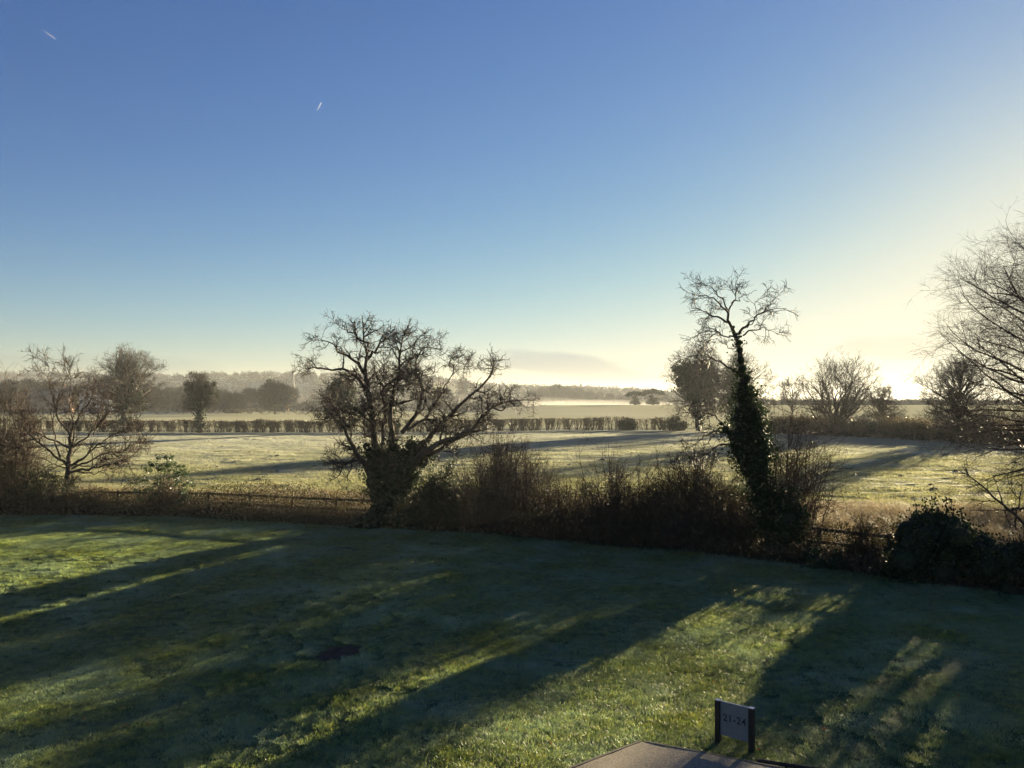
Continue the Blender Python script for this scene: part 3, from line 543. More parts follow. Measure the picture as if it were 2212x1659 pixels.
bare('small_bare_tree', 'slender small bare tree left of the wide multi-stemmed tree', 'tree', 1712, dM, 8.6, 3.5, th=.3, nl=16, seed=36, tr=.22, n1=120, n2=700, n3=2200, tw=.03)
bare('wide_multistem_tree', 'wide bare tree with thick spreading stems rising from the far hedge', 'tree', 1803, 122, 10.2, 6.6, th=.12, nl=42, seed=37, tr=.62, n1=330, n2=1500, n3=4200, tw=.027, stems=7, low=62, top=20, cz=.45, up=.06, lw=.5, t_top=.62)
bare('small_round_tree', 'small rounded bare tree between the wide multi-stemmed tree and the sun glow', 'tree', 1904, 126, 7.0, 3.2, th=.22, nl=34, seed=38, tr=.36, n1=220, n2=1200, n3=4500, tw=.027, low=95, cz=.5)
bare('hedgerow_ash_tree', 'rounded bare tree with ivy up its trunk below the twigs of the large tree', 'tree', 2068, 104, 9.8, 4.8, th=.2, nl=40, seed=39, tr=.42, n1=300, n2=2200, n3=8000, tw=.023, low=92, cz=.52,
 ivy=(*col([2068, 2068, 2069, 2070, 2066, 2074, 2062, 2080, 2055], [950, 930, 912, 893, 875, 870, 855, 855, 845], 104, 2068, [.42, .45, .5, .6, .7, .6, .5, .4, .4]), 2200, .25))
bare('slim_bare_tree', 'slim bare tree right of the rounded tree, close to the sun glow', 'tree', 2146, 112, 6.0, 1.6, th=.2, nl=16, seed=40, tr=.16, n1=90, n2=500, n3=1200, tw=.024, low=80)

# ------------------------------------------------------------------ hedges
def hedge(name, label, xa, xb, da, db, h, step0, seed, gap=.12, dens=1.0, thick=.6, cmat='greytwig', nst=11, leafn=0, lumpy=0, mass=0):
    rg = np.random.default_rng(seed); n = int(abs(xb-xa)/step0); st = []; 
    for k in range(n):
        f = (k+1.1*rg.random())/n; x = xa+(xb-xa)*f; y = da+(db-da)*f; step = step0*(.6+1.1*rg.random())
        if vn(np.array(k*.21), np.array(seed*1.0), 3) > .5-gap*1.6: continue
        m = int(nst*(.35+1.3*rg.random()))
        base = np.c_[x+rg.normal(size=m)*.22, y+rg.normal(size=m)*thick*.3]; a = rg.random(m)*6.28; sp = step*.95*rg.random(m)**.5
        top = base+np.c_[np.cos(a)*sp, np.sin(a)*thick*.6*rg.random(m)]
        for b, t_ in zip(base, top): st.append((b, t_, float(T(*b))))
    K = 6; P = np.zeros((len(st), K, 3))
    for i, (b, t_, z) in enumerate(st):
        q = np.linspace(0, 1, K); P[i, :, 0] = b[0]+(t_[0]-b[0])*q; P[i, :, 1] = b[1]+(t_[1]-b[1])*q; P[i, :, 2] = z-.1+q*(h+.1)*(1 if not lumpy else (1-lumpy*rg.random()))
    P += rg.normal(size=P.shape)*.05; R_ = np.full(P.shape[:2], .03)*np.linspace(1.2, .5, K)[None]
    zt = T(P[:, 0, 0], P[:, 0, 1])+h; o = empty(name, (float(P[:, 0, 0].mean()), float(P[:, 0, 1].mean()), 0), label, 'hedge'); O = np.array(o.location)
    A, B = sprout(P, R_, int(len(P)*5*dens), .3, 1, .75, 38, 4, .15, .04, .016, .012, rg); A2, B2 = sprout(A, B, int(len(P)*9*dens), .2, 1, .4, 45, 3, .15, .02, .012, .010, rg)
    top = h+np.interp(P[:, 0, 0], [min(xa, xb), max(xa, xb)], [0, 0]).mean()
    for q in (P, A, A2):
        lim = T(q[..., 0], q[..., 1])+h*(1+.16*fbm(q[..., 0]/2.3, q[..., 1]*0, 6, 3)) + (lumpy*h*.5*fbm(q[..., 0]/4, q[..., 1]/4, 8, 2) if lumpy else 0); q[..., 2] = np.minimum(q[..., 2], lim)
    g = Geo(); g.tubes(P-O, R_, 4); g.build('stems', M[cmat], o); g = Geo(); g.tubes(A-O, B, 3); g.tubes(A2-O, B2, 3); g.build('twigs', M[cmat], o)
    if leafn:
        q = A2.reshape(-1, 3); i = rg.integers(0, len(q), leafn); g = Geo(); g.leaves(q[i]-O+rg.normal(size=(leafn, 3))*.12, .16*(.6+.8*rg.random(leafn)), rg=rg); g.build('leaves', M['hedgeleaf'], o)
    return o
hh = 27/F*143
hedge('clipped_hedge', 'flat topped bare clipped hedge across the field left of the hawthorn', at(45, 143), at(700, 143), 143.5, 143, hh-.1, .85, 61, -.1, leafn=15000, cmat='twig', nst=17, dens=1.5)
hedge('clipped_hedge', 'flat topped bare clipped hedge across the field right of the hawthorn', at(704, 143), at(1436, 143), 143, 143, hh, .9, 62, .0, leafn=9000, cmat='twig', nst=16, dens=1.5)
hedge('overgrown_hedge', 'thick rounded overgrown hedge under the field trees at the right', at(1610, 135), at(2330, 94), 136, 93, 2.75, .95, 63, .0, 1.3, 2.6, 'twig', 17, 16000, .18)
hedge('clipped_hedge', 'upper flat line of clipped hedge showing above the overgrown hedge at the right', at(1650, 150), at(2330, 150), 146, 150, 2.45, 1.2, 64, .02, 1.2)
def bush(name, label, cat, px, d, wd, h, stems, seed, tmat='redtwig', leaf=None, leafn=0, lsize=.06, n1=900, n2=3500, rr=.015, up=.06, tw=.0075, spread=1.0, dome=True, group=None, depth=None, lcol='shrubleaf', tilt=0, low=.15):
    rg = np.random.default_rng(seed); bx = at(px, d); bz = float(T(bx, d)); t = empty(name, (bx, d, bz), label, cat, group); K = 9; depth = depth or wd*.8
    a = rg.random(stems)*6.28; r_ = rg.random(stems)**.6; b = np.c_[np.cos(a)*r_*wd*.34, np.sin(a)*r_*depth*.34, np.full(stems, -.05)]
    tip = np.c_[np.cos(a)*r_*wd*.5*spread+tilt, np.sin(a)*r_*depth*.5*spread, h*(np.sqrt(np.maximum(1-.75*r_**2, .1)) if dome else (.7+.3*rg.random(stems)))*(.78+.3*rg.random(stems))*(1+.35*fbm(np.cos(a)*r_*wd/1.1+seed, np.sin(a)*r_*depth/1.1, seed, 2))]
    q = np.linspace(0, 1, K)[None, :, None]; P = b[:, None]*(1-q)+tip[:, None]*q; P[:, :, :2] += ((tip-b)[:, None, :2])*(q*q-q)*.35; P += np.cumsum(rg.normal(size=P.shape)*.035*h/2, axis=1)*q
    R_ = rr*(.7+.6*rg.random(stems))[:, None]*np.linspace(1.3, .4, K)[None]; g = Geo(); g.tubes(P, R_, 4); g.build('stems', M[tmat], t)
    g = Geo(); A, B = sprout(P, R_, int(n1*.8), low, 1, .30*h, 48, 6, .2, up*.5, tw*1.5, tw, rg); g.tubes(A, B, 3); A2, B2 = sprout(A, B, int(n2*.55), .1, 1, .13*h, 52, 4, .22, up*.4, tw, tw*.9, rg); g.tubes(A2, B2, 3); g.build('twigs', M[tmat], t)
    if leafn:
        z = np.concatenate([A.reshape(-1, 3), A2.reshape(-1, 3)]); i = rg.integers(0, len(z), leafn); g = Geo(); g.leaves(z[i]+rg.normal(size=(leafn, 3))*lsize*.6, lsize*(.6+.8*rg.random(leafn)), rg=rg, droop=.4); g.build('leaves', M[lcol], t)
    return t
bush('hedge_bush', 'rounded dark bush at the right end of the clipped hedge', 'bush', 1458, 141, 4.6, 2.1, 90, 71, 'twig', n1=500, n2=2500, leafn=3500, lsize=.2, lcol='ivy', tw=.02, rr=.03)
bush('hedge_bush', 'dark dome of bush in the middle of the right clipped hedge', 'bush', 1355, 142.4, 3.2, 2.0, 70, 72, 'twig', n1=400, n2=1500, leafn=3500, lsize=.2, lcol='ivy', tw=.02, rr=.03)

rg = np.random.default_rng(77); oh = bpy.data.objects['overgrown_hedge']; pts = []; rad = []
for k in range(210):
    f = k/210; d = 136-43*f+rg.normal()*.9; px = 1600+740*f; r_ = 1.0+.5*rg.random(); x = at(px, d); lv = .9+.9*(rg.random() if f > .12 else rg.random()*.5)
    if 1500 < px: pts.append((x-oh.location.x, d-oh.location.y, float(T(x, d))+lv*.75)); rad.append(r_)
g = Geo(); cb = core_blobs(pts, rad, .7).build('hedge_body', M['ivycore'], oh, smooth=True); ivy_blobs(pts, rad, 42000, .24, rg).build('hedge_leaves', M['hedgeleaf'], cb)

# ------------------------------------------------------------------ shrubs along the lawn edge
def bd(px, off): return edge_d(px)+off
def hh_(px, py, d): return hz(py, d)-float(T(at(px, d), d))
def S_(px, off, x0, x1, ytop, **k):
    d = bd(px, off); return dict(px=px, d=d, wd=(x1-x0)/F*d, h=hh_(px, ytop, d), **k)
bush('reddish_shrub', 'tall reddish brown twiggy shrub at the far left edge of the lawn', 'shrub', **S_(8, 1.4, -60, 75, 860), stems=120, seed=81, leafn=2500, lsize=.05, lcol='bramble', n1=1200, n2=5000, dome=False)
bush('dark_shrub', 'dark low shrub at the foot of the bare spreading tree', 'shrub', **S_(95, 1.0, 20, 170, 1020), stems=90, seed=82, leafn=7000, lsize=.08, lcol='ivy', n1=700, n2=2500)
# broad-leaved evergreen shrub with drooping leaf rosettes
def rosette_shrub():
    d = bd(350, .9); bx = at(350, d); bz = float(T(bx, d)); t = empty('evergreen_shrub', (bx, d, bz), 'open evergreen shrub with drooping dark leaf rosettes in front of the fence', 'shrub'); rg = np.random.default_rng(91)
    tips = [(330, 1000), (345, 985), (362, 985), (375, 1000), (392, 1005), (402, 1022), (408, 1040), (385, 1035), (365, 1015), (310, 1035), (318, 1055), (298, 1058), (340, 1030), (352, 1050), (372, 1060), (395, 1060), (330, 1070), (305, 1075), (360, 1000), (383, 1018), (345, 1010), (405, 1070), (322, 1015), (350, 1075), (385, 1080)]
    Ps = []; K = 7; tp = []
    for (a, b) in tips:
        dy = rg.normal()*.6; dd = d+dy; tip = np.array([at(a, dd)-bx, dy, hz(b, dd)-bz]); m = tip*.5+np.array([-tip[0]*.22, -tip[1]*.2, .05]); Ps.append(resample([(rg.normal()*.1, rg.normal()*.1, -.05), m, tip], K, .015, rg)); tp.append(tip)
    P = np.array(Ps); g = Geo(); g.tubes(P, np.full(P.shape[:2], .016)*np.linspace(1.2, .5, K), 5); g.build('stems', M['bark'], t, smooth=True); g = Geo()
    for tip in tp:
        for c, rr, n in ((tip, .13, 46), (tip+rg.normal(size=3)*.16, .11, 32), (tip+rg.normal(size=3)*.2-np.array([0, 0, .12]), .11, 26)):
            q = c+rg.normal(size=(n, 3))*rr; dv = q-c; ax = unit(dv*np.array([1, 1, .4])+np.array([0, 0, -.09])); s = .15*(.6+.7*rg.random(n))[:, None]; b = unit(np.cross(ax, rg.normal(size=(n, 3)))); nn = np.cross(ax, b)
            V = np.stack([c+dv*.4, c+dv*.4+ax*s*.5+b*s*.16, c+dv*.4+ax*s, c+dv*.4+ax*s*.5-b*s*.16], 1); g.add(V, np.arange(n*4).reshape(n, 4))
    g.build('leaves', M['shrubleaf'], t)
rosette_shrub()
bush('pale_shrub', 'pale twiggy shrub with fine dry leaves below the evergreen rosettes', 'shrub', **S_(368, 1.2, 325, 425, 1030), stems=50, seed=83, leafn=2200, lsize=.055, lcol='hedgeleaf', n1=300, n2=1200)
bush('dark_evergreen_bush', 'dark evergreen bush with a small pointed top right of the hawthorn', 'bush', **S_(945, .9, 868, 1020, 1035), stems=90, seed=84, leafn=15000, lsize=.085, lcol='ivy', n1=900, n2=3500, tmat='twig')
bush('pointed_evergreen', 'small pointed dark evergreen standing up out of the dark bush', 'bush', **S_(964, 1.3, 945, 985, 1012), stems=26, seed=85, leafn=3500, lsize=.085, lcol='ivy', n1=200, n2=600, tmat='twig')
bush('brown_twiggy_shrub', 'large rounded mass of brown bare twigs right of the dark evergreen bush', 'shrub', **S_(1090, 1.5, 960, 1200, 955), stems=200, seed=86, n1=2600, n2=9000, leafn=1800, lsize=.045, lcol='bramble', up=.10)
bush('leafy_thicket', 'green leafed thicket with thin upright shoots in the middle of the lawn edge', 'shrub', **S_(1330, 1.3, 1225, 1440, 1035), stems=130, seed=87, n1=1800, n2=6000, leafn=7000, lsize=.06, lcol='bramble', tmat='twig', up=.12)
bush('tall_shoots', 'sparse tall upright shoots standing out of the leafy thicket', 'shrub', **S_(1345, 1.6, 1250, 1440, 965), stems=36, seed=88, n1=180, n2=600, tmat='redtwig', dome=False, up=.15, low=.4)
bush('tall_shoots', 'tall twiggy shoots standing out of the grey green thicket', 'shrub', **S_(1500, 1.6, 1405, 1610, 972), stems=36, seed=97, n1=180, n2=600, tmat='redtwig', dome=False, up=.15, low=.3)
bush('grey_green_thicket', 'grey green thicket between the leafy thicket and the leaning ivy trunk', 'shrub', **S_(1495, 1.2, 1395, 1600, 1010), stems=140, seed=89, n1=2000, n2=7000, leafn=7000, lsize=.06, lcol='bramble', tmat='twig', up=.12)
bush('upright_twiggy_shrub', 'tall open shrub of fanning red brown stems right of the leaning ivy trunk', 'shrub', **S_(1700, 1.6, 1630, 1800, 880), stems=75, seed=90, n1=700, n2=2600, leafn=700, lsize=.05, lcol='bramble', tilt=.35, up=.05)
bush('shade_scrub', 'low green scrub added between the two thickets to shade the lawn', 'shrub', **S_(1418, 1.0, 1365, 1470, 1045), stems=90, seed=98, leafn=7000, lsize=.06, lcol='bramble', n1=900, n2=3200, tmat='twig')  # added scrub, blocks a streak of sun across the lawn
bush('scrub_thicket', 'low tangled scrub directly left of the leaning ivy trunk', 'shrub', **S_(1590, 1.3, 1535, 1660, 1055), stems=90, seed=96, leafn=7000, lsize=.06, lcol='bramble', n1=900, n2=3200, tmat='twig')
bush('low_bramble_bush', 'low dry bramble clump beside the fence post at the right', 'bush', **S_(1865, 1.7, 1830, 1925, 1125), stems=40, seed=93, leafn=2600, lsize=.06, lcol='bramble', n1=300, n2=900)
bush('yellowish_bush', 'low yellow green bush beneath the bare spreading tree', 'bush', **S_(200, .9, 165, 250, 1055), stems=40, seed=94, leafn=3000, lsize=.07, lcol='bramble', n1=300, n2=900)
bush('brown_shrub', 'low brown shrub between the twiggy mass and the leafy thicket', 'shrub', **S_(1215, 1.2, 1130, 1300, 1040), stems=120, seed=95, leafn=3200, lsize=.06, lcol='bramble', n1=600, n2=2200, tmat='redtwig')
# ivy mound at the right
def mound(px, off, x0, x1, ytop, lab, seed, n, prof, name='ivy_mound', sprigs=True):
    rg = np.random.default_rng(seed); d = bd(px, off); bx = at(px, d); bz = float(T(bx, d)); t = empty(name, (bx, d, bz), lab, 'bush'); pts = []; rad = []
    for a, top in prof:
        z = hz(top, d)-bz; x = at(a, d)-bx
        r0 = .34; zz = z-r0
        while zz > -.1: pts.append((x+rg.normal()*.08, rg.normal()*.35, zz)); rad.append(r0+.06*rg.random()+.1*max(0, (z-zz)/z-.3)); zz -= .3
    c0 = core_blobs(pts, rad, .85).build('foliage_core', M['ivycore'], t, smooth=True); ivy_blobs(pts, rad, n, .10, rg).build('leaves', M['ivy'], c0)
    if sprigs:
        P = []; 
        for a, top in ((2018, 1072), (2042, 1078), (2052, 1085), (1975, 1092), (2075, 1100), (1998, 1084)):
            x = at(a, d)-bx; z = hz(top, d)-bz; P.append(resample([(x+.1, 0, z-.7), (x+.03, .0, z-.3), (x, 0, z)], 6, .02, rg))
        P = np.array(P); g = Geo(); g.tubes(P, np.full(P.shape[:2], .012), 4); s = g.build('sprigs', M['twig'], t); q = P[:, 2:].reshape(-1, 3); q = np.repeat(q, 9, 0)+rg.normal(size=(len(q)*9, 3))*.05; g = Geo(); g.leaves(q, .10, rg=rg); g.build('sprig_leaves', M['ivy'], s)
    return t
mound(2030, 1.0, 1940, 2130, 1085, 'large dark ivy covered mound at the right of the lawn edge', 101, 24000, [(1935, 1180), (1955, 1150), (1972, 1126), (1990, 1112), (2010, 1105), (2030, 1104), (2050, 1112), (2070, 1122), (2090, 1134), (2110, 1146), (2130, 1160)])
mound(2175, .8, 2100, 2260, 1130, 'dark low ivy bank running off the right edge beside the ivy mound', 102, 20000, [(2135, 1176), (2155, 1182), (2175, 1178), (2195, 1186), (2215, 1182), (2240, 1180), (2270, 1178), (2300, 1170), (2330, 1168)], 'ivy_bank', False)
mound(1765, .5, 1740, 1800, 1180, 'small dark ivy hummock right of the leaning ivy trunk foot', 103, 2200, [(1745, 1195), (1765, 1185), (1785, 1192)], 'ivy_hummock', False)
mound(845, .4, 800, 900, 1100, 'dark ivy mat spreading round the foot of the hawthorn', 104, 3500, [(770, 1125), (800, 1105), (840, 1095), (870, 1100), (900, 1110)], 'ivy_mat', False)
# fallen dead limb at the right edge
dF = bd(2200, 3.2); cF = lambda a, b: (1946.4+a*.1707, 999.8+b*.1707)
limbsF = [([(1700, 950), (1500, 730), (1400, 610), (1270, 540), (1150, 420), (1050, 320), (930, 220), (840, 150), (745, 105)], -.6, .07, .012), ([(800, 135), (740, 132), (675, 122)], (-.5, -.6), .016, .007), ([(845, 155), (840, 120), (825, 88)], (-.5, -.4), .014, .007),
 ([(1400, 610), (1200, 590), (1050, 597), (900, 605)], (0, -.4), .025, .008), ([(1270, 500), (1240, 380), (1190, 230), (1140, 150)], (0, .5), .025, .006), ([(1400, 600), (1480, 560), (1500, 400), (1530, 260), (1510, 170)], (0, .3), .03, .006), ([(1400, 580), (1500, 575), (1700, 580)], (0, .4), .05, .03),
 ([(1180, 490), (1080, 470), (980, 520), (900, 560)], (0, -.5), .02, .006), ([(1450, 600), (1430, 750), (1440, 850)], (0, .2), .025, .015), ([(1300, 600), (1340, 720), (1380, 820)], (0, .2), .02, .01), ([(1560, 260), (1700, 200)], (.2, .3), .015, .006)]
guided('dead_fallen_limb', 'bare dead limb rising leftward behind the ivy bank at the right edge', 'branch', 2210, dF, cF, limbsF, [(60, .2, 1, .7, 45, 7, .2, .03, .012, .006, .05), (240, .2, 1, .35, 50, 5, .25, .0, .007, .005, .05)], None, seed=13, jit=.012)
# brambles, ivy and dead stalks between lawn and fence
rg = np.random.default_rng(111); n = 120000
x = -29+50*rg.random(n); off = rg.random(n)**.8*3.0-.1; y = edge(x)+off+.35*vn(x/1.3, x*0, 7); hm = (.32+.72*ss(off/1.9))*(.55+1.3*(.5+fbm(x/1.6, y/1.3, 71, 3)))
z = T(x, y)+hm*rg.random(n)**.7
g = Geo(); g.leaves(np.c_[x, y, z], .05+.05*rg.random(n), rg=rg); b0 = tag(g.build('bramble_undergrowth', M['bramble']), 'tangled bramble and ivy undergrowth between the lawn and the fence', kind='stuff')
n = 5200; x = -29+50*rg.random(n); y = edge(x)+rg.random(n)*2.8; K = 7; b = np.c_[x, y, T(x, y)]; a = rg.random(n)*6.28; l = .3+.7*rg.random(n)
q = np.linspace(0, 1, K)[None, :, None]; d_ = np.c_[np.cos(a)*l*.8, np.sin(a)*l*.8, np.zeros(n)][:, None]; P = b[:, None]+d_*q; P[:, :, 2] += (l*.9)[:, None]*(np.sin(q[..., 0]*2.3))*(.8+.0*l[:, None]); P += rg.normal(size=P.shape)*.012
g = Geo(); g.tubes(P, np.full((n, K), .006), 3); tag(g.build('bramble_stems', M['redtwig']), 'arching reddish bramble stems along the fence', kind='stuff')
n = 60000; x = -29+50*rg.random(n); y = edge(x)-.25+2.9*rg.random(n)**.7; V, Fc = blades(n, 0.0, .30, .012, .9, 5, 2)
V = V.reshape(n, -1, 3)+np.c_[x, y, T(x, y)][:, None]; g = Geo(); g.add(V, Fc); tag(g.build('edge_grass', M['bramble']), 'long unmown grass at the foot of the fence', kind='stuff')

# ------------------------------------------------------------------ molehills in the field
rg = np.random.default_rng(5); th = np.linspace(0, 2*math.pi, 14, endpoint=False); rr_ = np.linspace(0, 1, 6); TH, RR = np.meshgrid(th, rr_)
proto = None
spots = [(2010, 1052), (2016, 1060), (1990, 1008), (2062, 1020), (2110, 1050), (1945, 1030), (1880, 1040), (2150, 1030), (1840, 1022), (2190, 1000), (1930, 1000), (2040, 985), (2120, 988), (1380, 985), (1452, 1000), (1300, 995), (1230, 1005), (1280, 970), (1340, 965), (1420, 975), (600, 1010), (640, 1022), (560, 1030), (520, 1000), (490, 988), (470, 1000), (450, 1018), (680, 1000), (540, 972), (600, 980), (650, 950), (420, 985), (580, 960), (480, 960), (350, 1000), (1250, 950), (1500, 960), (1230, 1035), (2085, 1008), (1960, 985)]
for px, py in spots:
    d = 10753/(py-HY); x = at(px, d); z = float(field_z(np.array(x), np.array(d)))
    if proto is None:
        g = Geo(); I = np.arange(TH.size).reshape(TH.shape); R3 = RR*(1+.3*fbm(np.cos(TH)+3, np.sin(TH), 8, 2)); g.add(np.stack([R3*np.cos(TH)*.42, R3*np.sin(TH)*.38, .24*(1-RR**1.8)+.05*fbm(R3*np.cos(TH)*4, R3*np.sin(TH)*4, 3, 2)-.03], -1).reshape(-1, 3), np.stack([I[:-1], np.roll(I[:-1], -1, 1), np.roll(I[1:], -1, 1), I[1:]], -1).reshape(-1, 4))
        proto = g.build('molehill', M['molehill'], smooth=True); q = proto; tag(q, 'small dark molehill in the frosted field', 'molehill', 'molehills in the frosted field')
    else: q = proto.copy(); COL.objects.link(q)
    q['label'] = 'small dark molehill in the frosted field '+[t_ for l_, t_ in ((400, 'beside the spreading tree twigs'), (760, 'between the evergreen shrub and hawthorn'), (1290, 'above the brown twiggy shrub'), (1600, 'left of the ivy column'), (1960, 'right of the upright twiggy shrub'), (2060, 'above the ivy mound'), (9999, 'near the dead limb')) if px < l_][0]
    q.location = (x, d, z); s = .4+.5*rg.random()**1.5; q.scale = (s*1.1, s, s); q.rotation_euler = (0, 0, rg.random()*6)

# ------------------------------------------------------------------ distant trees, houses, pylons
def far_tree(name, label, px, d, h, cr, seed, kind='round', group=None):
    rg = np.random.default_rng(seed); bx = at(px, d); bz = float(T(bx, d)); t = empty(name, (bx, d, bz), label, 'tree', group)
    g = Geo(); P = resample([(0, 0, -.3), (rg.normal()*.2, rg.normal()*.2, h*.4), (rg.normal()*.4, rg.normal()*.4, h*.85)], 7, .05, rg)[None]; R_ = np.linspace((.07 if kind == 'pine' else .035)*h, .01, 7)[None]; g.tubes(P, R_, 6)
    n = 30; A, B = sprout(P, R_, n, .2, .95, cr*1.0, 60, 6, .12, .12, .12, .05, rg); g.tubes(A, B, 4); g.build('trunk', M['bark'], t)
    g = Geo(); n = 3600
    if kind == 'round': lc = 9; c = np.c_[unit(rg.normal(size=(lc, 3)))*np.array([cr*.55, cr*.55, h*.26])]+np.array([0, 0, h*.60]); r0 = np.full(lc, cr*.55)
    elif kind == 'cone': lc = 12; zz = np.linspace(.12, .95, lc); c = np.c_[np.zeros(lc), np.zeros(lc), zz*h]; r0 = cr*(1.15-zz)**.8
    elif kind == 'tall': lc = 9; zz = np.linspace(.2, .92, lc); c = np.c_[rg.normal(size=lc)*.2, rg.normal(size=lc)*.2, zz*h]; r0 = cr*(.5+.5*np.sin(zz*3))
    elif kind == 'pine':
        c = np.array([(-.5*cr, 0, .85*h), (0, .3, .92*h), (.5*cr, 0, .85*h), (.85*cr, 0, .74*h), (-.85*cr, 0, .72*h), (-.2*cr, 0, .18*h), (.1*cr, 0, .35*h), (.2*cr, 0, .15*h), (-.1*cr, .3, .55*h)]); r0 = np.array([.38, .4, .38, .25, .25, .42, .3, .4, .2])*cr; lc = 9
    i = rg.integers(0, lc, n); dr_ = unit(rg.normal(size=(n, 3))); flat = np.array([1, 1, .85 if kind != 'pine' else .5]); pos = c[i]+dr_*flat*(r0[i]*(.35+.75*rg.random(n)**.5))[:, None]*(1+.5*fbm(i*2.0+dr_[:, 0]*2, dr_[:, 2]*2, 3, 2))[:, None]
    pos[:, 2] = np.maximum(pos[:, 2], .05*h); g.leaves(pos, .085*cr*(.5+rg.random(n))+.1, rg=rg)
    if kind in ('round', 'tall'):
        q = unit(rg.normal(size=(700, 3))); q[:, 2] = np.abs(q[:, 2])*.9+.1; i = rg.integers(0, lc, 700); s0 = c[i]+q*(r0[i]*.6)[:, None]; s1 = c[i]+q*(r0[i]*(1.0+.3*rg.random(700)))[:, None]; g.tubes(np.stack([s0, (s0+s1)/2+rg.normal(size=s0.shape)*.1, s1], 1), np.full((700, 3), .045), 3)
    g.build('crown', M[{'cone': 'conifer', 'pine': 'conifer'}.get(kind, 'farwood')], t); return t
def copytree(src, px, d, sx, sz, rz, label=None, group=None):
    c = src.copy(); COL.objects.link(c); bx = at(px, d); c.location = (bx, d, float(T(bx, d))); c.scale = (sx, sx, sz); c.rotation_euler = (0, 0, rz)
    if label: c['label'] = label
    if group: c['group'] = group
    for ch in src.children:
        k = ch.copy(); COL.objects.link(k); k.parent = c
    return c
def where(px, what, places):
    for lim, txt in places:
        if px < lim: return what+' '+txt
PL1 = [(60, 'behind the left edge shrubs'), (130, 'behind the left limbs of the bare spreading tree'), (200, 'left of the white house'), (262, 'just right of the cream house'), (330, 'behind the broad oak'), (400, 'between the broad oak and the ivy covered tree'), (475, 'behind the ivy covered tree'), (560, 'left of the conical conifer'), (640, 'beside the conical conifer, below the pylon'), (705, 'between the pylon and the hawthorn'), (800, 'behind the left limbs of the hawthorn'), (900, 'behind the middle of the hawthorn'), (985, 'left of the lone poplar, behind the hawthorn'), (1060, 'right of the lone poplar, behind hawthorn limbs'), (9999, 'just past the hawthorn right limb tips')]
PL2 = [(1190, 'just right of the hawthorn limb tips'), (1235, 'left of the ridge pylon'), (1275, 'at the foot of the ridge pylon'), (1340, 'around the fainter ridge pylon'), (9999, 'beside the two pines')]
PL3 = [(1760, 'left of the wide multi-stemmed tree'), (1850, 'behind the wide multi-stemmed tree'), (1940, 'behind the small rounded tree'), (2010, 'in the gap left of the ivied round tree'), (2120, 'behind the ivied round tree'), (9999, 'beneath the largest tree at the right')]
GR = 'bare trees of the misty wood at the far side of the fields'; LB = 'grey bare tree in the misty wood beyond the far field'
kinds = [far_tree('woodland_tree', 'grey bare misty woodland tree behind the left limbs of the bare spreading tree', 60, 318, 11.5, 5.0, 201, 'round', GR), far_tree('woodland_tree', 'grey bare misty woodland tree behind the left limbs of the bare spreading tree', 115, 325, 12.5, 5.5, 202, 'round', GR), far_tree('woodland_tree', 'grey bare misty woodland tree left of the white house', 165, 320, 10.5, 4.6, 203, 'round', GR), far_tree('woodland_tree', 'grey bare misty woodland tree just right of the cream house', 225, 330, 12, 4.2, 204, 'tall', GR)]
rg = np.random.default_rng(17)
def tops(px): return np.interp(px, [-40, 0, 30, 120, 200, 260, 350, 400, 480, 520, 560, 620, 660, 720, 800, 900, 1000, 1060, 1150], [832, 832, 832, 830, 842, 837, 831, 834, 842, 847, 842, 840, 847, 843, 849, 851, 850, 854, 859])
for k in range(78):
    px = -40+1180*((k+.5*rg.random())/78); d = (315+60*rg.random()) if px < 560 else (380+160*rg.random()); src = kinds[rg.integers(0, 4)]
    h0 = {0: 11.5, 1: 12.5, 2: 10.5, 3: 12}[kinds.index(src)]; bx = at(px, d); hgt = hz(tops(px)+rg.normal()*5+rg.random()*12, d)-float(T(bx, d)); s = max(hgt/h0, .35); copytree(src, px, d, s*(.85+.3*rg.random()), s, rg.random()*6, where(px, 'grey bare misty woodland tree', PL1))
GR2 = 'small trees along the misty ridge'; LB2 = 'small faint tree on the misty ridge right of the hawthorn'
for k, (px, tp) in enumerate([(1148, 846), (1160, 842), (1172, 838), (1186, 840), (1204, 834), (1216, 832), (1228, 836), (1240, 838), (1252, 840), (1264, 842), (1278, 846), (1296, 850), (1318, 852), (1345, 850), (1365, 852), (1430, 850), (1400, 856)]):
    d = 620+60*rg.random(); src = kinds[k % 4]; h0 = [11.5, 12.5, 10.5, 12][k % 4]; bx = at(px, d); s = (hz(tp, d)-float(T(bx, d)))/h0; copytree(src, px, d, s*.8, s, rg.random()*6, where(px, 'small faint misty ridge tree', PL2), GR2)
LB3 = 'faint tree on the misty skyline beyond the right hedges'; GR3 = 'faint trees beyond the right hedges'
for k in range(26):
    px = 1640+22*k+8*rg.random(); d = 330+60*rg.random(); tp = 868+6*rg.random()+(-7 if 1935 < px < 1985 else 0); src = kinds[k % 4]; h0 = [11.5, 12.5, 10.5, 12][k % 4]; bx = at(px, d); s = max((hz(tp, d)-float(T(bx, d)))/h0, .15); copytree(src, px, d, s*1.7, s, rg.random()*6, where(px, 'faint skyline tree', PL3), GR3)
far_tree('conifer_tree', 'dark conical conifer rising above the misty wood left of the pylon', 582, 330, hz(820, 330)+.3, 4.2, 211, 'cone')
far_tree('round_field_tree', 'round brownish tree with a short trunk standing before the misty wood', 594, 285, hz(834, 285)+.4, 5.6, 212, 'round')
y_ = far_tree('yellow_leaved_tree', 'tree with yellow autumn leaves at the top of the misty wood', 622, 345, hz(838, 345)+.3, 4.2, 213, 'round'); y_.children[1].data.materials.clear(); y_.children[1].data.materials.append(M['yellow'])
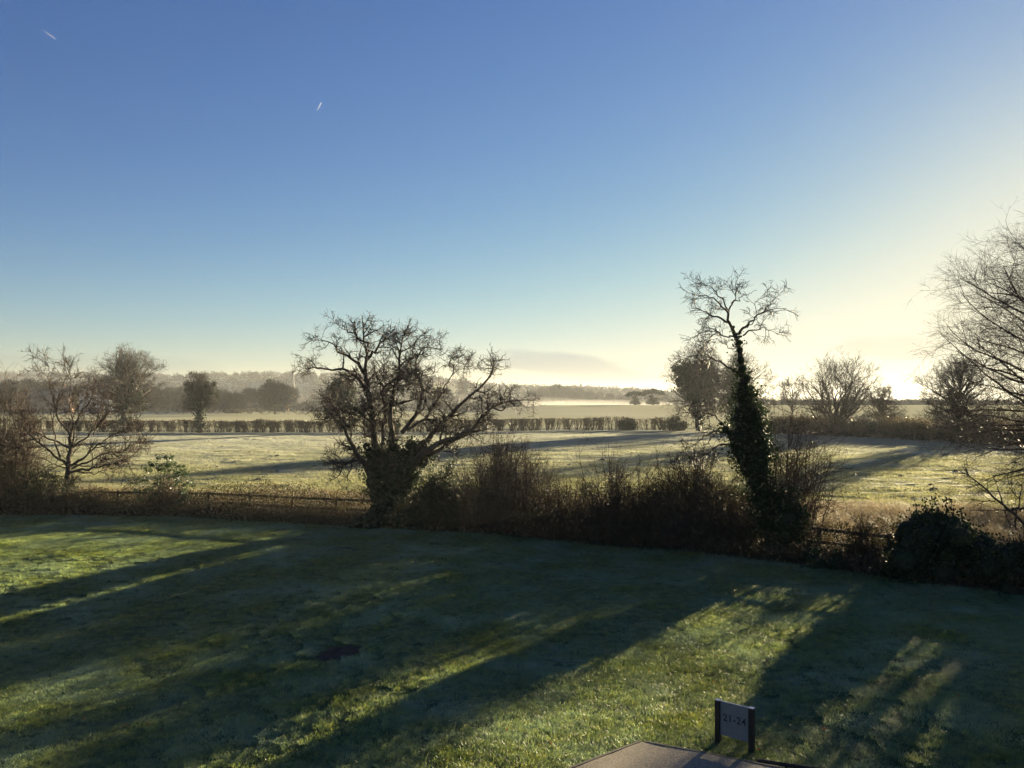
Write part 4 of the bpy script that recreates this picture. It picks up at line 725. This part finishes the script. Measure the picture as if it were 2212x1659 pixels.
far_tree('dark_round_bush', 'dark rounded bush at the edge of the far field before the misty wood', 505, 300, hz(858, 300)+.3, 5.0, 214, 'round')
far_tree('lone_poplar', 'lone upright tree rising on the misty skyline right of the hawthorn', 1000, 560, hz(816, 560)+float(-T(at(1000, 560), 560)), 4.0, 215, 'tall')
far_tree('stone_pine', 'left pine of the two with layered tops beyond the mid field', 1372, 330, hz(846, 330)-float(T(at(1372, 330), 330)), 3.6, 216, 'pine')
far_tree('stone_pine', 'right pine of the two with layered tops, the taller spreading one', 1410, 335, hz(842, 335)-float(T(at(1410, 335), 335)), 4.4, 217, 'pine')
# dark field boundary in front of the misty wood
hedge('far_hedge', 'dark low hedge line at the foot of the misty wood', at(-20, 300), at(600, 300), 300, 296, 1.6, 2.2, 65, .0, .8, 1.5, 'twig', 9, 6000, .2)
hedge('distant_hedge', 'thin dark hedge line across the pale far field behind the hawthorn', at(560, 285), at(1010, 270), 285, 270, .8, 2.2, 66, .0, .5, 1.0, 'twig', 6)
# wooded ridges
def wood(name, label, x0, x1, d0, d1, n, hgt, seed, leaves=60):
    rg = np.random.default_rng(seed); px = x0+(x1-x0)*rg.random(n); d = d0+(d1-d0)*rg.random(n); x = at(px, d); z = T(x, d); sz = hgt*(.6+.6*rg.random(n)); g = Geo()
    i = np.repeat(np.arange(n), leaves); q = unit(rg.normal(size=(len(i), 3))); q[:, 2] = np.abs(q[:, 2]); P = np.c_[x, d, z][i]+q*(sz[i]*(.5+.5*rg.random(len(i))))[:, None]*np.array([.75, .75, 1.0]); g.leaves(P, hgt*.28, rg=rg); return tag(g.build(name, M['farwood']), label, kind='stuff')
wood('distant_wood', 'hazy woods on the distant hills', -300, 1500, 640, 1000, 1700, 6, 301)
wood('distant_wood', 'misty woods in the valley beyond the right hedges', 1050, 2500, 560, 900, 900, 5, 302)
wood('misty_copse', 'hazy scrub on the skyline beyond the right hedges', 1560, 2330, 330, 420, 700, 2.6, 304, 80)
wood('misty_wood', 'undergrowth filling the misty wood between its trees', -60, 1120, 330, 560, 900, 4.2, 303, 90)
# houses glimpsed between the trees at the left
def house(px, d, w_, dp, hw, hr, rz, wall, label, base=1.6):
    bx = at(px, d); bz = float(T(bx, d))+base; t = empty('house', (bx, d, bz), label, 'house', rz=rz); g = Geo(); g.box((0, 0, hw/2-1), (w_/2, dp/2, hw/2+1)); g.add([(-w_/2, -dp/2, hw), (-w_/2, dp/2, hw), (-w_/2, 0, hw+hr), (w_/2, -dp/2, hw), (w_/2, dp/2, hw), (w_/2, 0, hw+hr)], [[0, 1, 2, 2], [3, 5, 4, 4]]); g.v[-1] = g.v[-1]; g.build('wall', M[wall], t)
    g = Geo(); e = .35; s = hr/(dp/2); g.add([(-w_/2-e, -dp/2-e, hw-e*s), (w_/2+e, -dp/2-e, hw-e*s), (w_/2+e, 0, hw+hr+.02), (-w_/2-e, 0, hw+hr+.02), (-w_/2-e, dp/2+e, hw-e*s), (w_/2+e, dp/2+e, hw-e*s), (-w_/2-e, 0, hw+hr-.2), (w_/2+e, 0, hw+hr-.2)], [[0, 1, 2, 3], [3, 2, 5, 4], [0, 6, 7, 1], [4, 5, 7, 6]]); rf = g.build('roof', M['roof'], t)
    g = Geo(); g.box((w_*.3, 0, hw+hr+.4), (.4, .4, .8)); g.build('chimney', M['brick'], rf)
    for k in (-1, 0, 1):
        for zz in (1.3, 3.8):
            if zz+1 > hw: continue
            g = Geo(); g.box((k*w_*.3, -dp/2-.02, zz), (.5, .04, .6)); g.build('window', M['glass'], t)
house(202, 312, 9, 7, 5.2, 2.6, .5, 'render', 'white rendered house glimpsed through the bare tree at the left')
house(219, 316, 7, 7, 4.8, 2.8, -.9, 'render', 'cream gabled house right of the white house behind the bare tree')
house(112, 314, 14, 8, 4.2, 3.4, .2, 'brick', 'long house with a blue grey roof low in the wood at the left')
def pylon(px, d, ytop, hw, label, arms=3):
    bx = at(px, d); bz = float(T(bx, d)); h = hz(ytop, d)-bz; t = empty('pylon', (bx, d, bz), label, 'pylon', rz=.5); A = []; r = .20
    def wdt(z): return hw*(1-.9*min(z/(h*.62), 1)**.8)+.5
    lv = np.r_[0, h*np.array([.14, .28, .4, .5, .6, .68, .76, .84, .92, 1.0])]
    for i in range(len(lv)-1):
        a, b = lv[i], lv[i+1]; wa, wb = wdt(a), wdt(b)
        if i == len(lv)-2: wb = .1
        c1 = [(-wa, -wa, a), (wa, -wa, a), (wa, wa, a), (-wa, wa, a)]; c2 = [(-wb, -wb, b), (wb, -wb, b), (wb, wb, b), (-wb, wb, b)]
        for k in range(4): A += [(c1[k], c2[k]), (c1[k], c2[(k+1) % 4]), (c1[(k+1) % 4], c2[k]), (c2[k], c2[(k+1) % 4])]
    P = np.array(A, float); P = np.stack([P[:, 0], P.mean(1), P[:, 1]], 1); g = Geo(); g.tubes(P, np.full(P.shape[:2], r), 4); g.build('tower', M['metal'], t)
    for z in (.66, .78, .90)[:arms]:
        g = Geo(); aw = h*.13; P = np.array([[(-aw, 0, z*h), (0, 0, z*h-.3), (aw, 0, z*h)], [(-aw, 0, z*h), (0, 0, z*h+h*.035), (aw, 0, z*h)]], float); g.tubes(P, np.full((2, 3), r), 4); g.build('cross_arm', M['metal'], t)
pylon(632, 720, 797, 2.0, 'tall lattice electricity pylon on the skyline between the conifer and the hawthorn')
pylon(672, 900, 812, 1.8, 'faint smaller pylon just right of the tall lattice pylon')
pylon(1255, 760, 828, 1.6, 'pylon with wide cross arms above the misty ridge right of the hawthorn', 1)
pylon(1312, 900, 838, 1.6, 'fainter tiny pylon right of the one above the misty ridge', 1)

# ------------------------------------------------------------------ condensation trails
def trail(pa, pb, r0, r1, label):
    d = 9000.0; A = np.array([at(pa[0], d), d, hz(pa[1], d)]); B = np.array([at(pb[0], d), d*1.02, hz(pb[1], d*1.02)]); K = 24; q = np.linspace(0, 1, K)
    P = A+(B-A)*q[:, None]; P += np.random.default_rng(4).normal(size=P.shape)*r1*.12; R_ = r0+(r1-r0)*q
    g = Geo(); g.tubes((P-A)[None], R_[None], 8); o = g.build('contrail', None, smooth=True); o.location = A; L_ = float(np.linalg.norm(B-A))
    def f(nt, out):
        tcn = nt.nodes.new("ShaderNodeTexCoord"); ln = nt.nodes.new("ShaderNodeVectorMath"); ln.operation = 'LENGTH'; nt.links.new(tcn.outputs["Object"], ln.inputs[0])
        mr = nt.nodes.new("ShaderNodeMapRange"); nt.links.new(ln.outputs["Value"], mr.inputs[0]); mr.inputs[1].default_value = 0; mr.inputs[2].default_value = L_; mr.inputs[3].default_value = .3; mr.inputs[4].default_value = 0.0
        a = nt.nodes.new("ShaderNodeBsdfDiffuse"); a.inputs[0].default_value = (.8, .82, .85, 1); tr = nt.nodes.new("ShaderNodeBsdfTransparent"); t2 = nt.nodes.new("ShaderNodeBsdfTranslucent"); t2.inputs[0].default_value = (.8, .8, .85, 1)
        m0 = nt.nodes.new("ShaderNodeMixShader"); nt.links.new(a.outputs[0], m0.inputs[1]); nt.links.new(t2.outputs[0], m0.inputs[2]); m = nt.nodes.new("ShaderNodeMixShader"); nt.links.new(mr.outputs[0], m.inputs[0]); nt.links.new(tr.outputs[0], m.inputs[1]); nt.links.new(m0.outputs[0], m.inputs[2]); nt.links.new(m.outputs[0], out.inputs[0])
    o.data.materials.append(mat('contrail', f)); return tag(o, label, 'contrail')
trail((114, 80), (66, 60), 1.6, 3.5, 'thin white condensation trail in the upper left corner of the sky')
trail((692, 219), (674, 238), 3.5, 7, 'short stubby condensation trail in the sky above the hawthorn')

# ------------------------------------------------------------------ air: haze and a low bank of mist
def volume(name, g, dens, col, aniso):
    def f(nt, out):
        v = nt.nodes.new("ShaderNodeVolumePrincipled"); v.inputs["Density"].default_value = dens; v.inputs["Color"].default_value = (*col, 1); v.inputs["Anisotropy"].default_value = aniso; nt.links.new(v.outputs[0], out.inputs["Volume"])
    o = g.build(name, mat(name, f), smooth=False); return tag(o, kind='stuff')
g = Geo(); g.box((0, 600, 11.5), (3900, 3900, 22.5)); volume('haze', g, .00017, (.91, .94, .98), .2)

def lens(name, px, d, z, rx, ry, rz_, dens):
    g = Geo(); a = np.linspace(0, math.pi, 17); b = np.linspace(0, 2*math.pi, 49)[:-1]; A2, B2 = np.meshgrid(a, b, indexing='ij'); k = 1+.35*fbm(np.cos(B2)*2+3, np.sin(B2)*2, 7, 3)
    V = np.stack([at(px, d)+rx*k*np.sin(A2)*np.cos(B2), d+ry*k*np.sin(A2)*np.sin(B2), z+rz_*np.cos(A2)*(1+.3*fbm(B2*2, A2*2, 9, 2))], -1).reshape(-1, 3)
    I = np.arange(A2.size).reshape(A2.shape); g.add(V, np.stack([I[:-1], I[1:], np.roll(I[1:], -1, 1), np.roll(I[:-1], -1, 1)], -1).reshape(-1, 4)); volume(name, g, dens, (.99, .98, .95), .45)
lens('mist_bank', 1360, 520, -6, 170, 110, 9, .0009)
lens('mist_bank', 640, 440, -2.5, 190, 130, 9, .0007)
